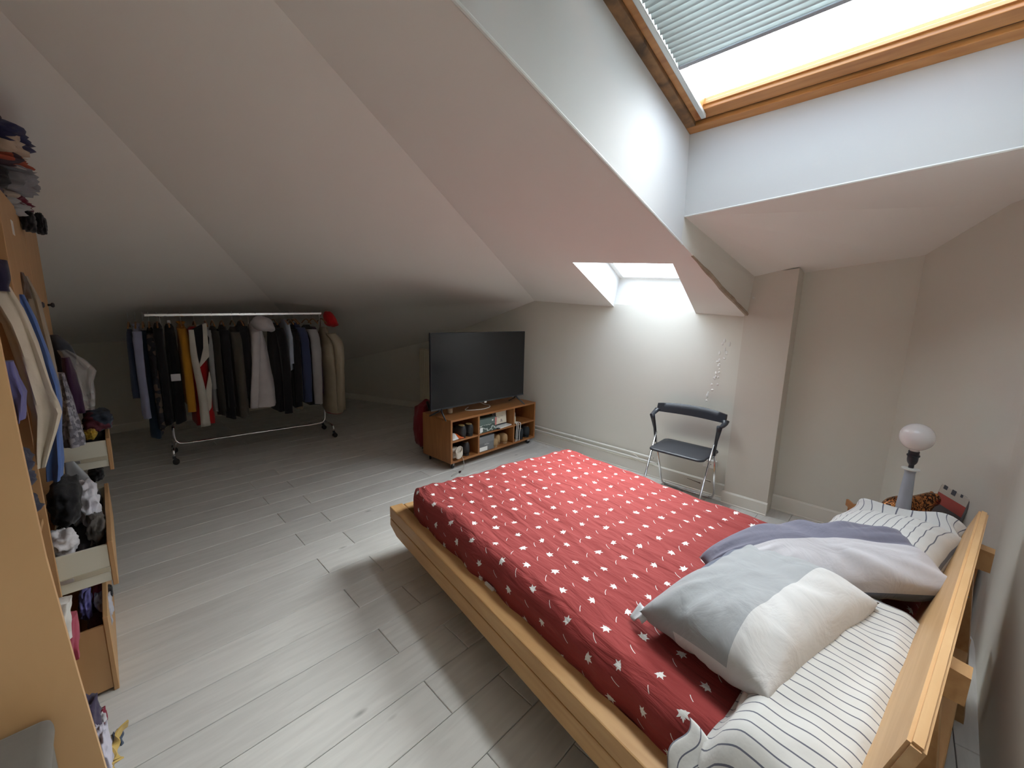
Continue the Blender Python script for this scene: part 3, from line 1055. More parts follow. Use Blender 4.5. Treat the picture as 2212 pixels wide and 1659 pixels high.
def stripe_mat(name, axis=0, period=0.0265, width=0.11):
    m, nt, b = new_mat(name)
    L = nt.links
    uvn = N(nt, 'ShaderNodeUVMap')
    sep = N(nt, 'ShaderNodeSeparateXYZ'); L.new(uvn.outputs[0], sep.inputs[0])
    d = N(nt, 'ShaderNodeMath', operation='DIVIDE'); L.new(sep.outputs[axis], d.inputs[0]); d.inputs[1].default_value = period
    fr = N(nt, 'ShaderNodeMath', operation='FRACT'); L.new(d.outputs[0], fr.inputs[0])
    lt = N(nt, 'ShaderNodeMath', operation='LESS_THAN'); L.new(fr.outputs[0], lt.inputs[0]); lt.inputs[1].default_value = width
    mx = N(nt, 'ShaderNodeMix', data_type='RGBA')
    mx.inputs[6].default_value = (0.56, 0.56, 0.545, 1); mx.inputs[7].default_value = (0.11, 0.115, 0.15, 1)
    L.new(lt.outputs[0], mx.inputs[0]); L.new(mx.outputs[2], b.inputs['Base Color'])
    b.inputs['Roughness'].default_value = 0.85
    b.inputs['Specular IOR Level'].default_value = 0.2
    b.inputs['Sheen Weight'].default_value = 0.2
    nz = N(nt, 'ShaderNodeTexNoise'); nz.inputs['Scale'].default_value = 11; nz.inputs['Detail'].default_value = 4
    tc = N(nt, 'ShaderNodeTexCoord'); L.new(tc.outputs['Object'], nz.inputs['Vector'])
    bp = N(nt, 'ShaderNodeBump'); bp.inputs['Strength'].default_value = 0.3; bp.inputs['Distance'].default_value = 0.02
    L.new(nz.outputs['Fac'], bp.inputs['Height']); L.new(bp.outputs[0], b.inputs['Normal'])
    return m
STRIPE = stripe_mat('striped_cotton', 0, 0.0325, 0.115)

# one wide striped pillow against the headboard, its case spilling over the bed's edge
def place(o, u, v, z, rx=0, ry=0, rz=0):
    o.location = bedw(u, v, z)
    o.rotation_euler = (Matrix.Rotation(BA, 3, 'Z') @ Euler((rx, ry, rz)).to_matrix()).to_euler()
    return o
def wide_striped():
    mb = MB()
    Wd = 0.98
    def f(i, j):
        # i across the bed from its edge inwards, j from the bed's middle to the headboard
        u = -0.075 + i * Wd
        base = 0.487
        over = ss(0.10, -0.075, u)
        v0 = 1.955 + 0.03 * math.sin(u * 5 + 0.6) + 0.05 * over
        v1 = 2.285
        v = v0 + j * (v1 - v0)
        e = math.sin(PI * min(1.0, j * 1.03)) ** 0.6 if 0 < j < 1 else 0.0
        hgt = 0.115 * (1 - 0.35 * ss(0.25, -0.05, u)) * (0.35 + 0.65 * ss(0.0, 0.28, j)) * (1 - 0.25 * ss(0.8, 1.0, j))
        z = base + hgt * ss(0.0, 0.14, j) + 0.010 * fn3(u * 1.3, v, 2.2, 7) + 0.006 * fn3(u, v, 7.7, 15)
        z -= over ** 1.4 * (0.13 + 0.04 * j)
        u += 0.012 * fn3(u, v, 5.1, 6) + 0.03 * over * j
        return bl_(u, v, z)
    mb.grid(f, 90, 40, lambda a_, b_: (a_ * Wd, b_ * 0.4))
    def g(i, j):
        p = f(i, j)
        q = bl_(min(max(p.x, 0.03), 0.9), -p.y, 0.485)
        return p + (q - p) * 0.9
    o = mb.build('cover', STRIPE, None, smooth=True, fix=False)
    so = o.modifiers.new('thickness', 'SOLIDIFY'); so.thickness = 0.004; so.offset = -1
    return o
pl = thing('pillow', 'wide striped pillow spread along the headboard and over the near bed edge', 'pillow', BED, BA)
ws = wide_striped(); ws.parent = pl
mb = MB()
def stuff_(i, j):
    a_ = 2 * PI * i; t = j
    u = 0.02 + t * 0.86
    r_ = (math.sin(PI * min(max(t, 0.02), 0.98))) ** 0.35
    return bl_(u, 2.125 + 0.145 * r_ * math.cos(a_), 0.524 + 0.047 * r_ * math.sin(a_))
mb.grid(stuff_, 20, 20, wrap_u=True)
mb.build('filling', cloth((0.75, 0.74, 0.71)), pl, smooth=True)
# loose flap of the case hanging over the rail
mb = MB()
def flap(i, j):
    s_ = i; t = j
    v = 1.93 + 0.24 * s_ + 0.012 * math.sin(9 * t)
    u = 0.10 - 0.135 * t - 0.015 * math.sin(5 * s_)
    z = 0.488 - 0.14 * t ** 1.4 + 0.004 * math.sin(17 * s_ + 2 * t) + 0.006 * fn3(u, v, 3, 12)
    return bl_(u, v, z)
mb.grid(flap, 30, 24, lambda a_, b_: (a_ * 0.25, b_ * 0.2))
o = mb.build('case_flap', stripe_mat('striped_cotton_flap', 0, 0.032, 0.10), pl, smooth=True, fix=False)
so = o.modifiers.new('thickness', 'SOLIDIFY'); so.thickness = 0.004

# second striped pillow at the far side with the open end of its case
pl2 = thing('pillow', 'striped pillow with an open case mouth, at the far headboard end by the lamp', 'pillow', (0, 0, 0))
pillow_mesh(0.44, 0.40, 0.23, 5.0, stripe_mat('striped_cotton_far', 1, 0.070, 0.10), pl2, 'cushion', wr=0.012)
place(pl2, 1.285, 2.085, 0.638, R(-12), R(-8), R(-6))
# the open mouth of its case: a wavy sleeve of cloth
mb = MB()
def mouth(i, j):
    a_ = 2 * PI * i
    x = 0.195 + 0.085 * j
    y = math.cos(a_) * (0.190 + 0.015 * math.sin(3 * a_ + 4 * j))
    z = math.sin(a_) * (0.045 + 0.020 * j + 0.012 * math.sin(2 * a_ + 1)) + 0.020 * j * math.sin(3 * a_) + 0.030 * j * max(0.0, math.sin(a_))
    return Vector((x, y, z))
mb.grid(mouth, 48, 10, lambda a_, b_: (b_ * 0.2, a_ * 1.9), wrap_u=True)
o = mb.build('case_mouth', stripe_mat('striped_cotton_mouth', 1, 0.075, 0.10), pl2, smooth=True, fix=False)
so = o.modifiers.new('thickness', 'SOLIDIFY'); so.thickness = 0.003
# grey and white colour-blocked pillow, nearest
GREY, WHT, SLATE = (0.32, 0.335, 0.35), (0.56, 0.56, 0.56), (0.11, 0.135, 0.19)
pl3 = thing('pillow', 'plump grey pillow with a broad white band, lying nearest on the bed', 'pillow', (0, 0, 0))
pillow_mesh(0.66, 0.43, 0.25, 1.0, block_mat('grey_white_case', [(0, 1, 0, 0.28, WHT), (0.42, 1.0, 0.84, 1.01, SLATE), (0, 1, 1.99, 2.70, WHT)], GREY), pl3, 'cushion', wr=0.015)
place(pl3, 0.560, 1.905, 0.590, R(-7), R(-3), R(-8))
mb = MB()
def cflap(i, j):
    return Vector((-0.285 - 0.055 * j, 0.215 + 0.075 * (i - 0.5) * (1 - 0.25 * j) + 0.008 * j, 0.012 * math.sin(6 * i) - 0.03 * j))
mb.grid(cflap, 10, 6)
o = mb.build('case_corner', cloth((0.50, 0.51, 0.53)), pl3, smooth=True, fix=False)
so = o.modifiers.new('thickness', 'SOLIDIFY'); so.thickness = 0.003
# slate and white pillow leaning over it
pl4 = thing('pillow', 'slate blue and white pillow leaning against the plump grey one', 'pillow', (0, 0, 0))
pillow_mesh(0.78, 0.33, 0.19, 2.0, block_mat('slate_white_case', [(0, 1, 0, 0.50, (0.48, 0.47, 0.50)), (0, 1, 1.99, 2.35, SLATE)], (0.155, 0.155, 0.21)), pl4, 'cushion', wr=0.018, bend=lambda p, s_, t_: Vector((p.x, p.y * (1 - 0.55 * max(0.0, -s_) ** 2) - 0.03 * max(0.0, -s_) ** 2, p.z * (1 - 0.2 * max(0.0, -s_) ** 2) - 0.05 * max(0.0, -s_) ** 2)))
place(pl4, 0.940, 1.940, 0.650, R(12), R(-8), R(-50))

# ================================================================== NIGHT TABLE AND WHAT STANDS ON IT
nt_rz = R(26)
NT = Vector((3.06, -0.140, 0.0))
nst = thing('nightstand', 'low orange-brown wooden box used as night table in the corner past the bed', 'nightstand', NT, nt_rz)
mb = MB(); mb.span((-0.21, -0.19, 0.425), (0.21, 0.19, 0.445), 0.003); mb.build('top', TEAK, nst)
for sx in (-1, 1):
    mb = MB(); mb.span((sx * 0.21 - 0.009, -0.19, 0.0), (sx * 0.21 + 0.009, 0.19, 0.425), 0.003); mb.build('side_panel', TEAK, nst)
mb = MB(); mb.span((-0.20, 0.172, 0.03), (0.20, 0.19, 0.425), 0.003); mb.build('front_panel', TEAK, nst)
mb = MB(); mb.span((-0.20, -0.19, 0.03), (0.20, -0.175, 0.425), 0.003); mb.build('back_panel', TEAK, nst)
mb = MB(); mb.span((-0.20, -0.175, 0.03), (0.20, 0.172, 0.05), 0.003); mb.build('bottom_panel', TEAK, nst)
mb = MB(); mb.span((-0.219, 0.19, 0.425), (0.219, 0.204, 0.466), 0.003); mb.build('rim_board', TEAK, nst)

lp = Vector((2.965, -0.106, 0.445))
lamp = thing('table_lamp', 'pale blue-grey table lamp without shade, bare round white bulb', 'lamp', lp)
LAMPM = plain('painted_lamp_foot', (0.42, 0.48, 0.56), 0.5, var=0.15, scale=14)
mb = MB(); mb.lathe([(0.050, 0.0), (0.050, 0.008), (0.034, 0.016), (0.032, 0.03), (0.0195, 0.285), (0.021, 0.292), (0.021, 0.298)], 28); mb.build('stem', LAMPM, lamp, smooth=True, auto=35)
mb = MB(); mb.lathe([(0.022, 0.298), (0.034, 0.303), (0.034, 0.307), (0.022, 0.310)], 28); mb.build('drip_plate', plain('cream_plate', (0.70, 0.72, 0.68), 0.4), lamp, smooth=True, auto=35)
mb = MB(); mb.lathe([(0.010, 0.310), (0.010, 0.325), (0.014, 0.330), (0.018, 0.338), (0.020, 0.348), (0.020, 0.366), (0.024, 0.368), (0.024, 0.374), (0.020, 0.376), (0.020, 0.392)], 24); mb.build('lamp_holder', BLACKP, lamp, smooth=True, auto=35)
BULBM = plain('opal_bulb', (0.80, 0.78, 0.77), 0.12, var=0.02, spec=0.6)
prof = [(0.015, 0.386), (0.017, 0.396), (0.022, 0.405)]
for k in range(17):
    a_ = R(-62 + k * (152 / 16.0))
    prof.append((0.064 * math.cos(a_) if k < 16 else 0.002, 0.461 + 0.064 * math.sin(a_)))
mb = MB(); mb.lathe(prof, 32); mb.build('bulb', BULBM, lamp, smooth=True)
lamp.scale = (1.1, 1.1, 1.13)

# picture leaning on the wall
pic = thing('picture', 'small print with red band and dark windows leaning on the wall behind the lamp', 'picture', Vector((3.205, -0.268, 0.447)), R(206))
prot = Matrix.Rotation(R(-10), 4, 'X')
def pbox(name, x0, x1, z0, z1, y0, y1, m):
    mb = MB(); mb.span((x0, y0, z0), (x1, y1, z1), 0.0006, 1)
    bmesh.ops.transform(mb.bm, matrix=prot, verts=mb.bm.verts[:])
    return mb.build(name, m, pic)
pbox('backing', -0.11, 0.11, 0.0, 0.29, 0.004, 0.012, plain('grey_edge', (0.12, 0.12, 0.12), 0.5))
pbox('print_top', -0.106, 0.106, 0.155, 0.286, 0.0025, 0.004, plain('print_cream', (0.52, 0.48, 0.42), 0.5, var=0.12))
pbox('print_band', -0.106, 0.106, 0.095, 0.155, 0.0025, 0.004, plain('print_red', (0.36, 0.055, 0.045), 0.5, var=0.15))
pbox('print_bottom', -0.106, 0.106, 0.004, 0.095, 0.0025, 0.004, plain('print_dark', (0.06, 0.05, 0.055), 0.5, var=0.5, scale=30))
for (x0, x1, z0, z1) in ((-0.085, -0.055, 0.185, 0.265), (-0.02, 0.012, 0.178, 0.27), (0.045, 0.062, 0.19, 0.262), (0.062, 0.092, 0.205, 0.225)):
    pbox('print_window', x0, x1, z0, z1, 0.0017, 0.0025, plain('print_navy', (0.05, 0.055, 0.075), 0.5))

# shiny bronze animal figure lying behind the lamp
fig = thing('animal_figurine', 'shiny bronze patterned big cat figurine behind the lamp on the night table', 'figurine', Vector((3.055, -0.125, 0.446)), R(-46))
def bronze():
    m, nt, b = new_mat('shiny_bronze')
    L = nt.links
    tc = N(nt, 'ShaderNodeTexCoord')
    nz = N(nt, 'ShaderNodeTexNoise'); nz.inputs['Scale'].default_value = 46; nz.inputs['Distortion'].default_value = 2.5
    L.new(tc.outputs['Object'], nz.inputs['Vector'])
    rp = N(nt, 'ShaderNodeValToRGB')
    rp.color_ramp.elements[0].position = 0.44; rp.color_ramp.elements[0].color = (0.03, 0.014, 0.010, 1)
    rp.color_ramp.elements[1].position = 0.58; rp.color_ramp.elements[1].color = (0.62, 0.25, 0.08, 1)
    L.new(nz.outputs['Fac'], rp.inputs[0]); L.new(rp.outputs[0], b.inputs['Base Color'])
    b.inputs['Metallic'].default_value = 0.75; b.inputs['Roughness'].default_value = 0.16
    bp = N(nt, 'ShaderNodeBump'); bp.inputs['Strength'].default_value = 0.6; bp.inputs['Distance'].default_value = 0.006
    L.new(nz.outputs['Fac'], bp.inputs['Height']); L.new(bp.outputs[0], b.inputs['Normal'])
    return m
def skin(name, verts, edges, radii, m, parent, sub=2, root=0):
    me = bpy.data.meshes.new(name)
    me.from_pydata([Vector(v) for v in verts], edges, [])
    o = link_mesh(name, me, m, parent)
    sk = o.modifiers.new('skin', 'SKIN')
    sv = me.skin_vertices[0].data
    for i, r_ in enumerate(radii):
        sv[i].radius = (r_, r_) if not isinstance(r_, tuple) else r_
    sv[root].use_root = True
    su = o.modifiers.new('sub', 'SUBSURF'); su.levels = sub; su.render_levels = sub
    for p in me.polygons: p.use_smooth = True
    sk.use_smooth_shade = True
    return o
FV = [(-0.10, 0, 0.085), (-0.04, 0, 0.095), (0.03, 0, 0.088), (0.085, 0, 0.098), (0.125, 0, 0.120), (0.155, 0, 0.112), (0.185, 0, 0.100),
      (-0.115, 0.028, 0.052), (-0.10, 0.034, 0.018), (-0.075, 0.036, 0.010), (-0.115, -0.028, 0.052), (-0.10, -0.034, 0.018), (-0.075, -0.036, 0.010),
      (0.075, 0.030, 0.050), (0.085, 0.032, 0.014), (0.115, 0.032, 0.010), (0.075, -0.030, 0.050), (0.085, -0.032, 0.014), (0.115, -0.032, 0.010),
      (-0.145, 0, 0.082), (-0.18, 0.01, 0.055), (-0.20, 0.02, 0.03), (0.142, 0.020, 0.148), (0.142, -0.020, 0.148)]
FE = [(0, 1), (1, 2), (2, 3), (3, 4), (4, 5), (5, 6), (0, 7), (7, 8), (8, 9), (0, 10), (10, 11), (11, 12), (3, 13), (13, 14), (14, 15), (3, 16), (16, 17), (17, 18), (0, 19), (19, 20), (20, 21), (5, 22), (5, 23)]
FR = [0.046, 0.044, 0.042, 0.038, 0.032, 0.032, 0.018, .024, .015, .012, .024, .015, .012, .020, .013, .012, .020, .013, .012, .010, .008, .007, .007, .007]
skin('body', FV, FE, FR, bronze(), fig, 2, 1)
fig.scale = (0.92, 0.95, 1.28)

# ================================================================== HEATING PIPES, RADIATOR, SOCKET
def pipe(label, z, x, y_end, dy):
    o_ = thing('heating_pipe', label, 'pipe', (x, 3.3, z), 0, None)
    pts = [(0, 2.3, 0), (0, y_end - 3.3 + 0.05, 0), (0.003, y_end - 3.3 + 0.02, -0.004), (0.012, y_end - 3.3 - 0.012, -0.022), (0.030, y_end - 3.3 - 0.06, -0.055)]
    mb = MB(); mb.tube(bez(pts, 6), 0.0085, 10); mb.build('tube', PIPEM, o_, smooth=True)
    for yy in (0.52, -0.42, 1.7):
        mb = MB(); mb.lathe([(0.0115, -0.008), (0.0115, 0.008)], 12, (0, yy - 0.3, 0), 'Y'); mb.span((0.0, yy - 0.305, -0.003), (X1 - x, yy - 0.295, 0.003)); mb.build('clip', PIPEM, o_)
    return o_
pipe('upper white heating pipe along the back wall skirting', 0.198, 3.694, 1.86, 0)
pipe('lower white heating pipe just above the back wall skirting', 0.152, 3.690, 1.82, 0)
rad = thing('radiator', 'narrow cream panel radiator on the wall behind the television', 'radiator', (3.62, 5.33, 0.0))
mb = MB(); mb.span((-0.045, -0.26, 0.15), (0.0, 0.26, 1.0), 0.010, 3); mb.build('front_panel', plain('radiator_enamel', (0.80, 0.77, 0.62), 0.4), rad)
for k in range(9):
    mb = MB(); mb.span((-0.052, -0.235 + k * 0.055, 0.18), (-0.044, -0.205 + k * 0.055, 0.97), 0.003, 1); mb.build('rib', plain('radiator_enamel', (0.80, 0.77, 0.62), 0.4) if k == 0 else bpy.data.materials['radiator_enamel'], rad)
for yy in (-0.18, 0.18):
    mb = MB(); mb.span((0.0, yy - 0.015, 0.3), (0.095, yy + 0.015, 0.34)); mb.build('bracket', PIPEM, rad)
    mb = MB(); mb.tube([(-0.02, yy, 0.155), (-0.02, yy, 0.0)], 0.008, 8); mb.build('feed_pipe', PIPEM, rad)
sk_ = thing('wall_socket', 'white power socket box low on the wall behind the folding chair', 'socket', (X1, 1.108, 0.285))
mb = MB(); mb.span((-0.040, -0.052, -0.035), (0, 0.052, 0.035), 0.006); mb.build('housing', WHITEP, sk_)
for yy in (-0.012, 0.012):
    mb = MB(); mb.lathe([(0.0035, -0.0412), (0.0035, -0.039)], 10, (0, yy, 0), 'X'); mb.build('contact_hole', RUBBER, sk_)

# ================================================================== FOLDING CHAIR
ch = thing('folding_chair', 'black plastic folding chair with chrome legs against the back wall', 'chair', (3.44, 1.262, 0.0))
SEATM = plain('black_seat', (0.028, 0.032, 0.040), 0.42, var=0.1, bump=0.03, bscale=120)
def seat_pt(i, j):
    pass
mb = MB()
outline = []
def srect(cx0, hw, hd, r_, n_=6):
    pts = []
    for (sx, sy, a0) in ((1, 1, 0), (-1, 1, 90), (-1, -1, 180), (1, -1, 270)):
        for k in range(n_ + 1):
            a_ = R(a0 + 90 * k / n_)
            pts.append((cx0 + sx * (hd - r_) + r_ * math.cos(a_), sy * (hw - r_) + r_ * math.sin(a_)))
    return pts
top_ring, low_ring = [], []
rings = []
for (ins, z_) in ((0.0, 0.428), (0.0, 0.436), (0.004, 0.443), (0.012, 0.446), (0.06, 0.443), (0.15, 0.440)):
    ring = []
    for (x, y) in srect(0.005, 0.232 - ins * 0.9, 0.195 - ins, max(0.02, 0.05 - ins * 0.2)):
        fr_ = (x + 0.19) / 0.38
        yy = y * (0.985 + 0.05 * fr_)
        ring.append(mb.bm.verts.new((x, yy, z_ + 0.012 * (1 - fr_) ** 2 * -0.6 + 0.004)))
    rings.append(ring)
for a_, b_ in zip(rings[:-1], rings[1:]):
    for k in range(len(a_)):
        mb.bm.faces.new((a_[k], a_[(k + 1) % len(a_)], b_[(k + 1) % len(a_)], b_[k]))
mb.bm.faces.new(rings[-1]); mb.bm.faces.new(rings[0][::-1])
mb.build('seat', SEATM, ch, smooth=True, auto=50)
# backrest band with its two forward stubs
mb = MB()
path_ = []
for k in range(25):
    t = k / 24 * 2 - 1
    path_.append((0.135 - 0.060 * t * t, 0.292 * t))
secs = []
for k, (x, y) in enumerate(path_):
    t = k / 24 * 2 - 1
    h_ = 0.046 - 0.010 * abs(t) ** 3
    zc = 0.762 - 0.006 * t * t
    dx, dy = (path_[min(k + 1, 24)][0] - path_[max(k - 1, 0)][0], path_[min(k + 1, 24)][1] - path_[max(k - 1, 0)][1])
    l_ = math.hypot(dx, dy); nx, ny = dy / l_, -dx / l_
    sec = []
    for (a_, b_) in ((0.009, -h_), (0.011, 0), (0.008, h_ * 0.93), (0.0, h_), (-0.008, h_ * 0.93), (-0.007, 0), (-0.007, -h_), (0.001, -h_ * 1.04)):
        sec.append(mb.bm.verts.new((x + nx * a_ + 0.010 * (b_ / h_), y + ny * a_, zc + b_)))
    secs.append(sec)
for a_, b_ in zip(secs[:-1], secs[1:]):
    for q in range(8):
        mb.bm.faces.new((a_[q], a_[(q + 1) % 8], b_[(q + 1) % 8], b_[q]))
mb.bm.faces.new(secs[0]); mb.bm.faces.new(secs[-1][::-1])
mb.build('backrest', BLACKP, ch, smooth=True, auto=60)
for s_ in (-1, 1):
    mb = MB()
    mb.tube(bez([(0.085, 0.287 * s_, 0.752), (0.055, 0.294 * s_, 0.728), (0.010, 0.292 * s_, 0.708), (-0.028, 0.286 * s_, 0.702), (-0.045, 0.283 * s_, 0.698)], 5),
            [0.030, 0.0285, 0.027, 0.0255, 0.024, 0.0235, 0.023, 0.0225, 0.022, 0.0215, 0.021, 0.0205, 0.020, 0.020, 0.0195, 0.019, 0.019, 0.019, 0.019, 0.019, 0.018][:21], 10)
    bmesh.ops.scale(mb.bm, vec=(1, 1, 0.62), space=Matrix.Translation((0, 0, -0.705)), verts=mb.bm.verts[:])
    mb.build('arm_stub', BLACKP, ch, smooth=True)
    mb = MB()
    mb.tube([(-0.036, 0.283 * s_, 0.706), (-0.024, 0.276 * s_, 0.66), (-0.008, 0.262 * s_, 0.58), (0.0, 0.254 * s_, 0.505), (0.0, 0.254 * s_, 0.45)], [0.023, 0.019, 0.0135, 0.0125, 0.012], 10)
    mb.build('post', BLACKP, ch, smooth=True)
    mb = MB()
    mb.tube([(-0.002, 0.247 * s_, 0.545), (-0.24, 0.238 * s_, 0.03), (-0.25, 0.238 * s_, 0.011)], 0.0085, 10); mb.build('front_leg', CHROME, ch, smooth=True)
    mb = MB()
    mb.tube([(0.012, 0.254 * s_, 0.50), (0.165, 0.238 * s_, 0.06), (0.17, 0.225 * s_, 0.022), (0.17, 0.20 * s_, 0.012)], 0.0085, 10); mb.build('rear_leg', CHROME, ch, smooth=True)
    mb = MB(); mb.span((-0.275, 0.238 * s_ - 0.011, 0.0), (-0.235, 0.238 * s_ + 0.011, 0.014), 0.004); mb.build('foot_cap', BLACKP, ch)
    mb = MB(); mb.span((-0.10, 0.236 * s_ - 0.006, 0.415), (0.12, 0.236 * s_ + 0.006, 0.432), 0.002); mb.build('seat_bracket', STEEL, ch)
mb = MB(); mb.tube([(0.17, -0.205, 0.010), (0.17, 0.205, 0.010)], 0.0095, 10); mb.build('floor_bar', CHROME, ch, smooth=True)
mb = MB(); mb.tube([(-0.245, -0.238, 0.022), (-0.245, 0.238, 0.022)], 0.007, 10); mb.build('front_bar', CHROME, ch, smooth=True)
# ================================================================== TELEVISION STAND
TS = Vector((2.317, 3.080, 0.0)); TA = R(1.85)
st = thing('tv_stand', 'orange wooden open-shelf unit on castors carrying the television', 'tv stand', TS, TA)
SW, SD, Z0, Z1 = 1.31, 0.47, 0.072, 0.522
def sbox(name, a, b_, m=TEAK, par=None, bevel=0.0015):
    mb = MB(); mb.span(a, b_, bevel, 1); return mb.build(name, m, par or st)
TEAKV = wood('orange_veneer_upright', (0.27, 0.105, 0.03), (0.36, 0.15, 0.045), (10, 10, 1), 0.42)
sbox('top', (0, 0, Z1 - 0.022), (SW, SD, Z1))
sbox('bottom', (0.022, 0.0, Z0), (SW - 0.022, SD, Z0 + 0.022))
sbox('side_panel', (0, 0, Z0), (0.022, SD, Z1 - 0.022), TEAKV)
sbox('side_panel', (SW - 0.022, 0, Z0), (SW, SD, Z1 - 0.022), TEAKV)
D1, D2 = 0.378, 0.928
sbox('divider', (D1 - 0.011, 0.002, Z0 + 0.022), (D1 + 0.011, SD - 0.01, Z1 - 0.022), TEAKV)
sbox('divider', (D2 - 0.011, 0.002, Z0 + 0.022), (D2 + 0.011, SD - 0.01, Z1 - 0.022), TEAKV)
sbox('back_panel', (0.022, SD - 0.010, Z0 + 0.022), (SW - 0.022, SD, Z1 - 0.022))
for x0, x1 in ((0.022, D1 - 0.011), (D1 + 0.011, D2 - 0.011), (D2 + 0.011, SW - 0.022)):
    sbox('shelf', (x0, 0.003, 0.285), (x1, SD - 0.01, 0.303))
for cx, cy, rot in ((0.055, 0.05, 0.4), (SW - 0.055, 0.05, 2.6), (0.055, SD - 0.05, 0.9), (SW - 0.055, SD - 0.05, 0.2)):
    mb = MB(); rm = Matrix.Rotation(rot, 3, 'Z')
    mb.box((cx, cy, 0.0695), (0.045, 0.045, 0.005))
    for s_ in (-1, 1):
        mb.box(Vector((cx, cy, 0.0505)) + rm @ Vector((0.008, s_ * 0.013, 0)), (0.024, 0.003, 0.036), rm)
    c_ = mb.build('caster', STEEL, st)
    mb = MB(); mb.lathe([(0.006, -0.010), (0.022, -0.010), (0.0265, -0.007), (0.0265, 0.007), (0.022, 0.010), (0.006, 0.010)], 20, (0, 0, 0), 'Y')
    bmesh.ops.transform(mb.bm, matrix=Matrix.Translation(Vector((cx, cy, 0.0268)) + rm @ Vector((0.014, 0, 0))) @ rm.to_4x4(), verts=mb.bm.verts[:])
    mb.build('wheel', RUBBER, c_, smooth=True, auto=40)
def sw(x, y, z): return TS + Vector((x * math.cos(TA) - y * math.sin(TA), x * math.sin(TA) + y * math.cos(TA), z))

# ------------------------------------------------------------------ television
tv = thing('television', 'big black flat television standing on the orange castor unit', 'television', (2.83, 3.205, Z1 + 0.0), R(0.6))
TVW, TVH, TVZ = 1.325, 0.757, 0.094
SCREEN = plain('tv_screen', (0.010, 0.011, 0.013), 0.16, var=0.02, spec=0.5)
mb = MB(); mb.span((-TVW / 2, -0.006, TVZ), (TVW / 2, 0.022, TVZ + TVH), 0.004); mb.build('bezel', BLACKP, tv)
mb = MB(); mb.span((-TVW / 2 + 0.007, -0.008, TVZ + 0.016), (TVW / 2 - 0.007, -0.0062, TVZ + TVH - 0.007), 0.0005, 1); mb.build('screen', SCREEN, tv)
mb = MB(); mb.span((-TVW / 2 + 0.10, 0.022, TVZ + 0.05), (TVW / 2 - 0.10, 0.060, TVZ + 0.48), 0.012); mb.build('rear_housing', BLACKP, tv)
mb = MB(); mb.span((-TVW / 2, -0.0068, TVZ), (TVW / 2, -0.006, TVZ + 0.014)); mb.build('chin', plain('tv_chin', (0.06, 0.065, 0.07), 0.3, metal=0.6), tv)
mb = MB(); mb.span((0.028, -0.010, TVZ - 0.012), (0.062, -0.004, TVZ + 0.006), 0.002); mb.build('sensor', WHITEP, tv)
for s_, xo in ((-1, -0.475), (1, 0.665)):
    mb = MB()
    x_ = s_ * 0.535
    mb.tube([(x_, 0.005, TVZ + 0.012), (x_ + s_ * 0.012, -0.02, 0.07), (x_ + s_ * 0.035, -0.115, 0.006)], [0.010, 0.009, 0.007], 8)
    mb.tube([(x_, 0.005, TVZ + 0.012), (x_ + s_ * 0.014, 0.03, 0.07), (x_ + s_ * 0.04, 0.15, 0.006)], [0.010, 0.009, 0.007], 8)
    mb.build('foot', BLACKP, tv, smooth=True)
tag(MB().tube(bez([(2.80, 3.40, 0.530), (2.70, 3.33, 0.5275), (2.735, 3.275, 0.5275), (2.865, 3.235, 0.5275), (2.99, 3.26, 0.5275), (3.055, 3.335, 0.528), (3.04, 3.40, 0.53), (2.99, 3.43, 0.56)], 8), 0.0045, 8)
    .build('white_cable', WHITEP, smooth=True), 'white cable loop lying on the stand under the television', 'cable')
tub = MB(); tub.lathe([(0.022, 0.0), (0.026, 0.003), (0.028, 0.042), (0.029, 0.044), (0.029, 0.052), (0.002, 0.053)], 24)
o = tub.build('small_jar', plain('cream_jar', (0.62, 0.56, 0.44), 0.45), smooth=True, auto=40); o.location = (2.50, 3.335, Z1 + 0.001)
tag(o, 'small cream lidded jar under the left end of the television', 'jar')

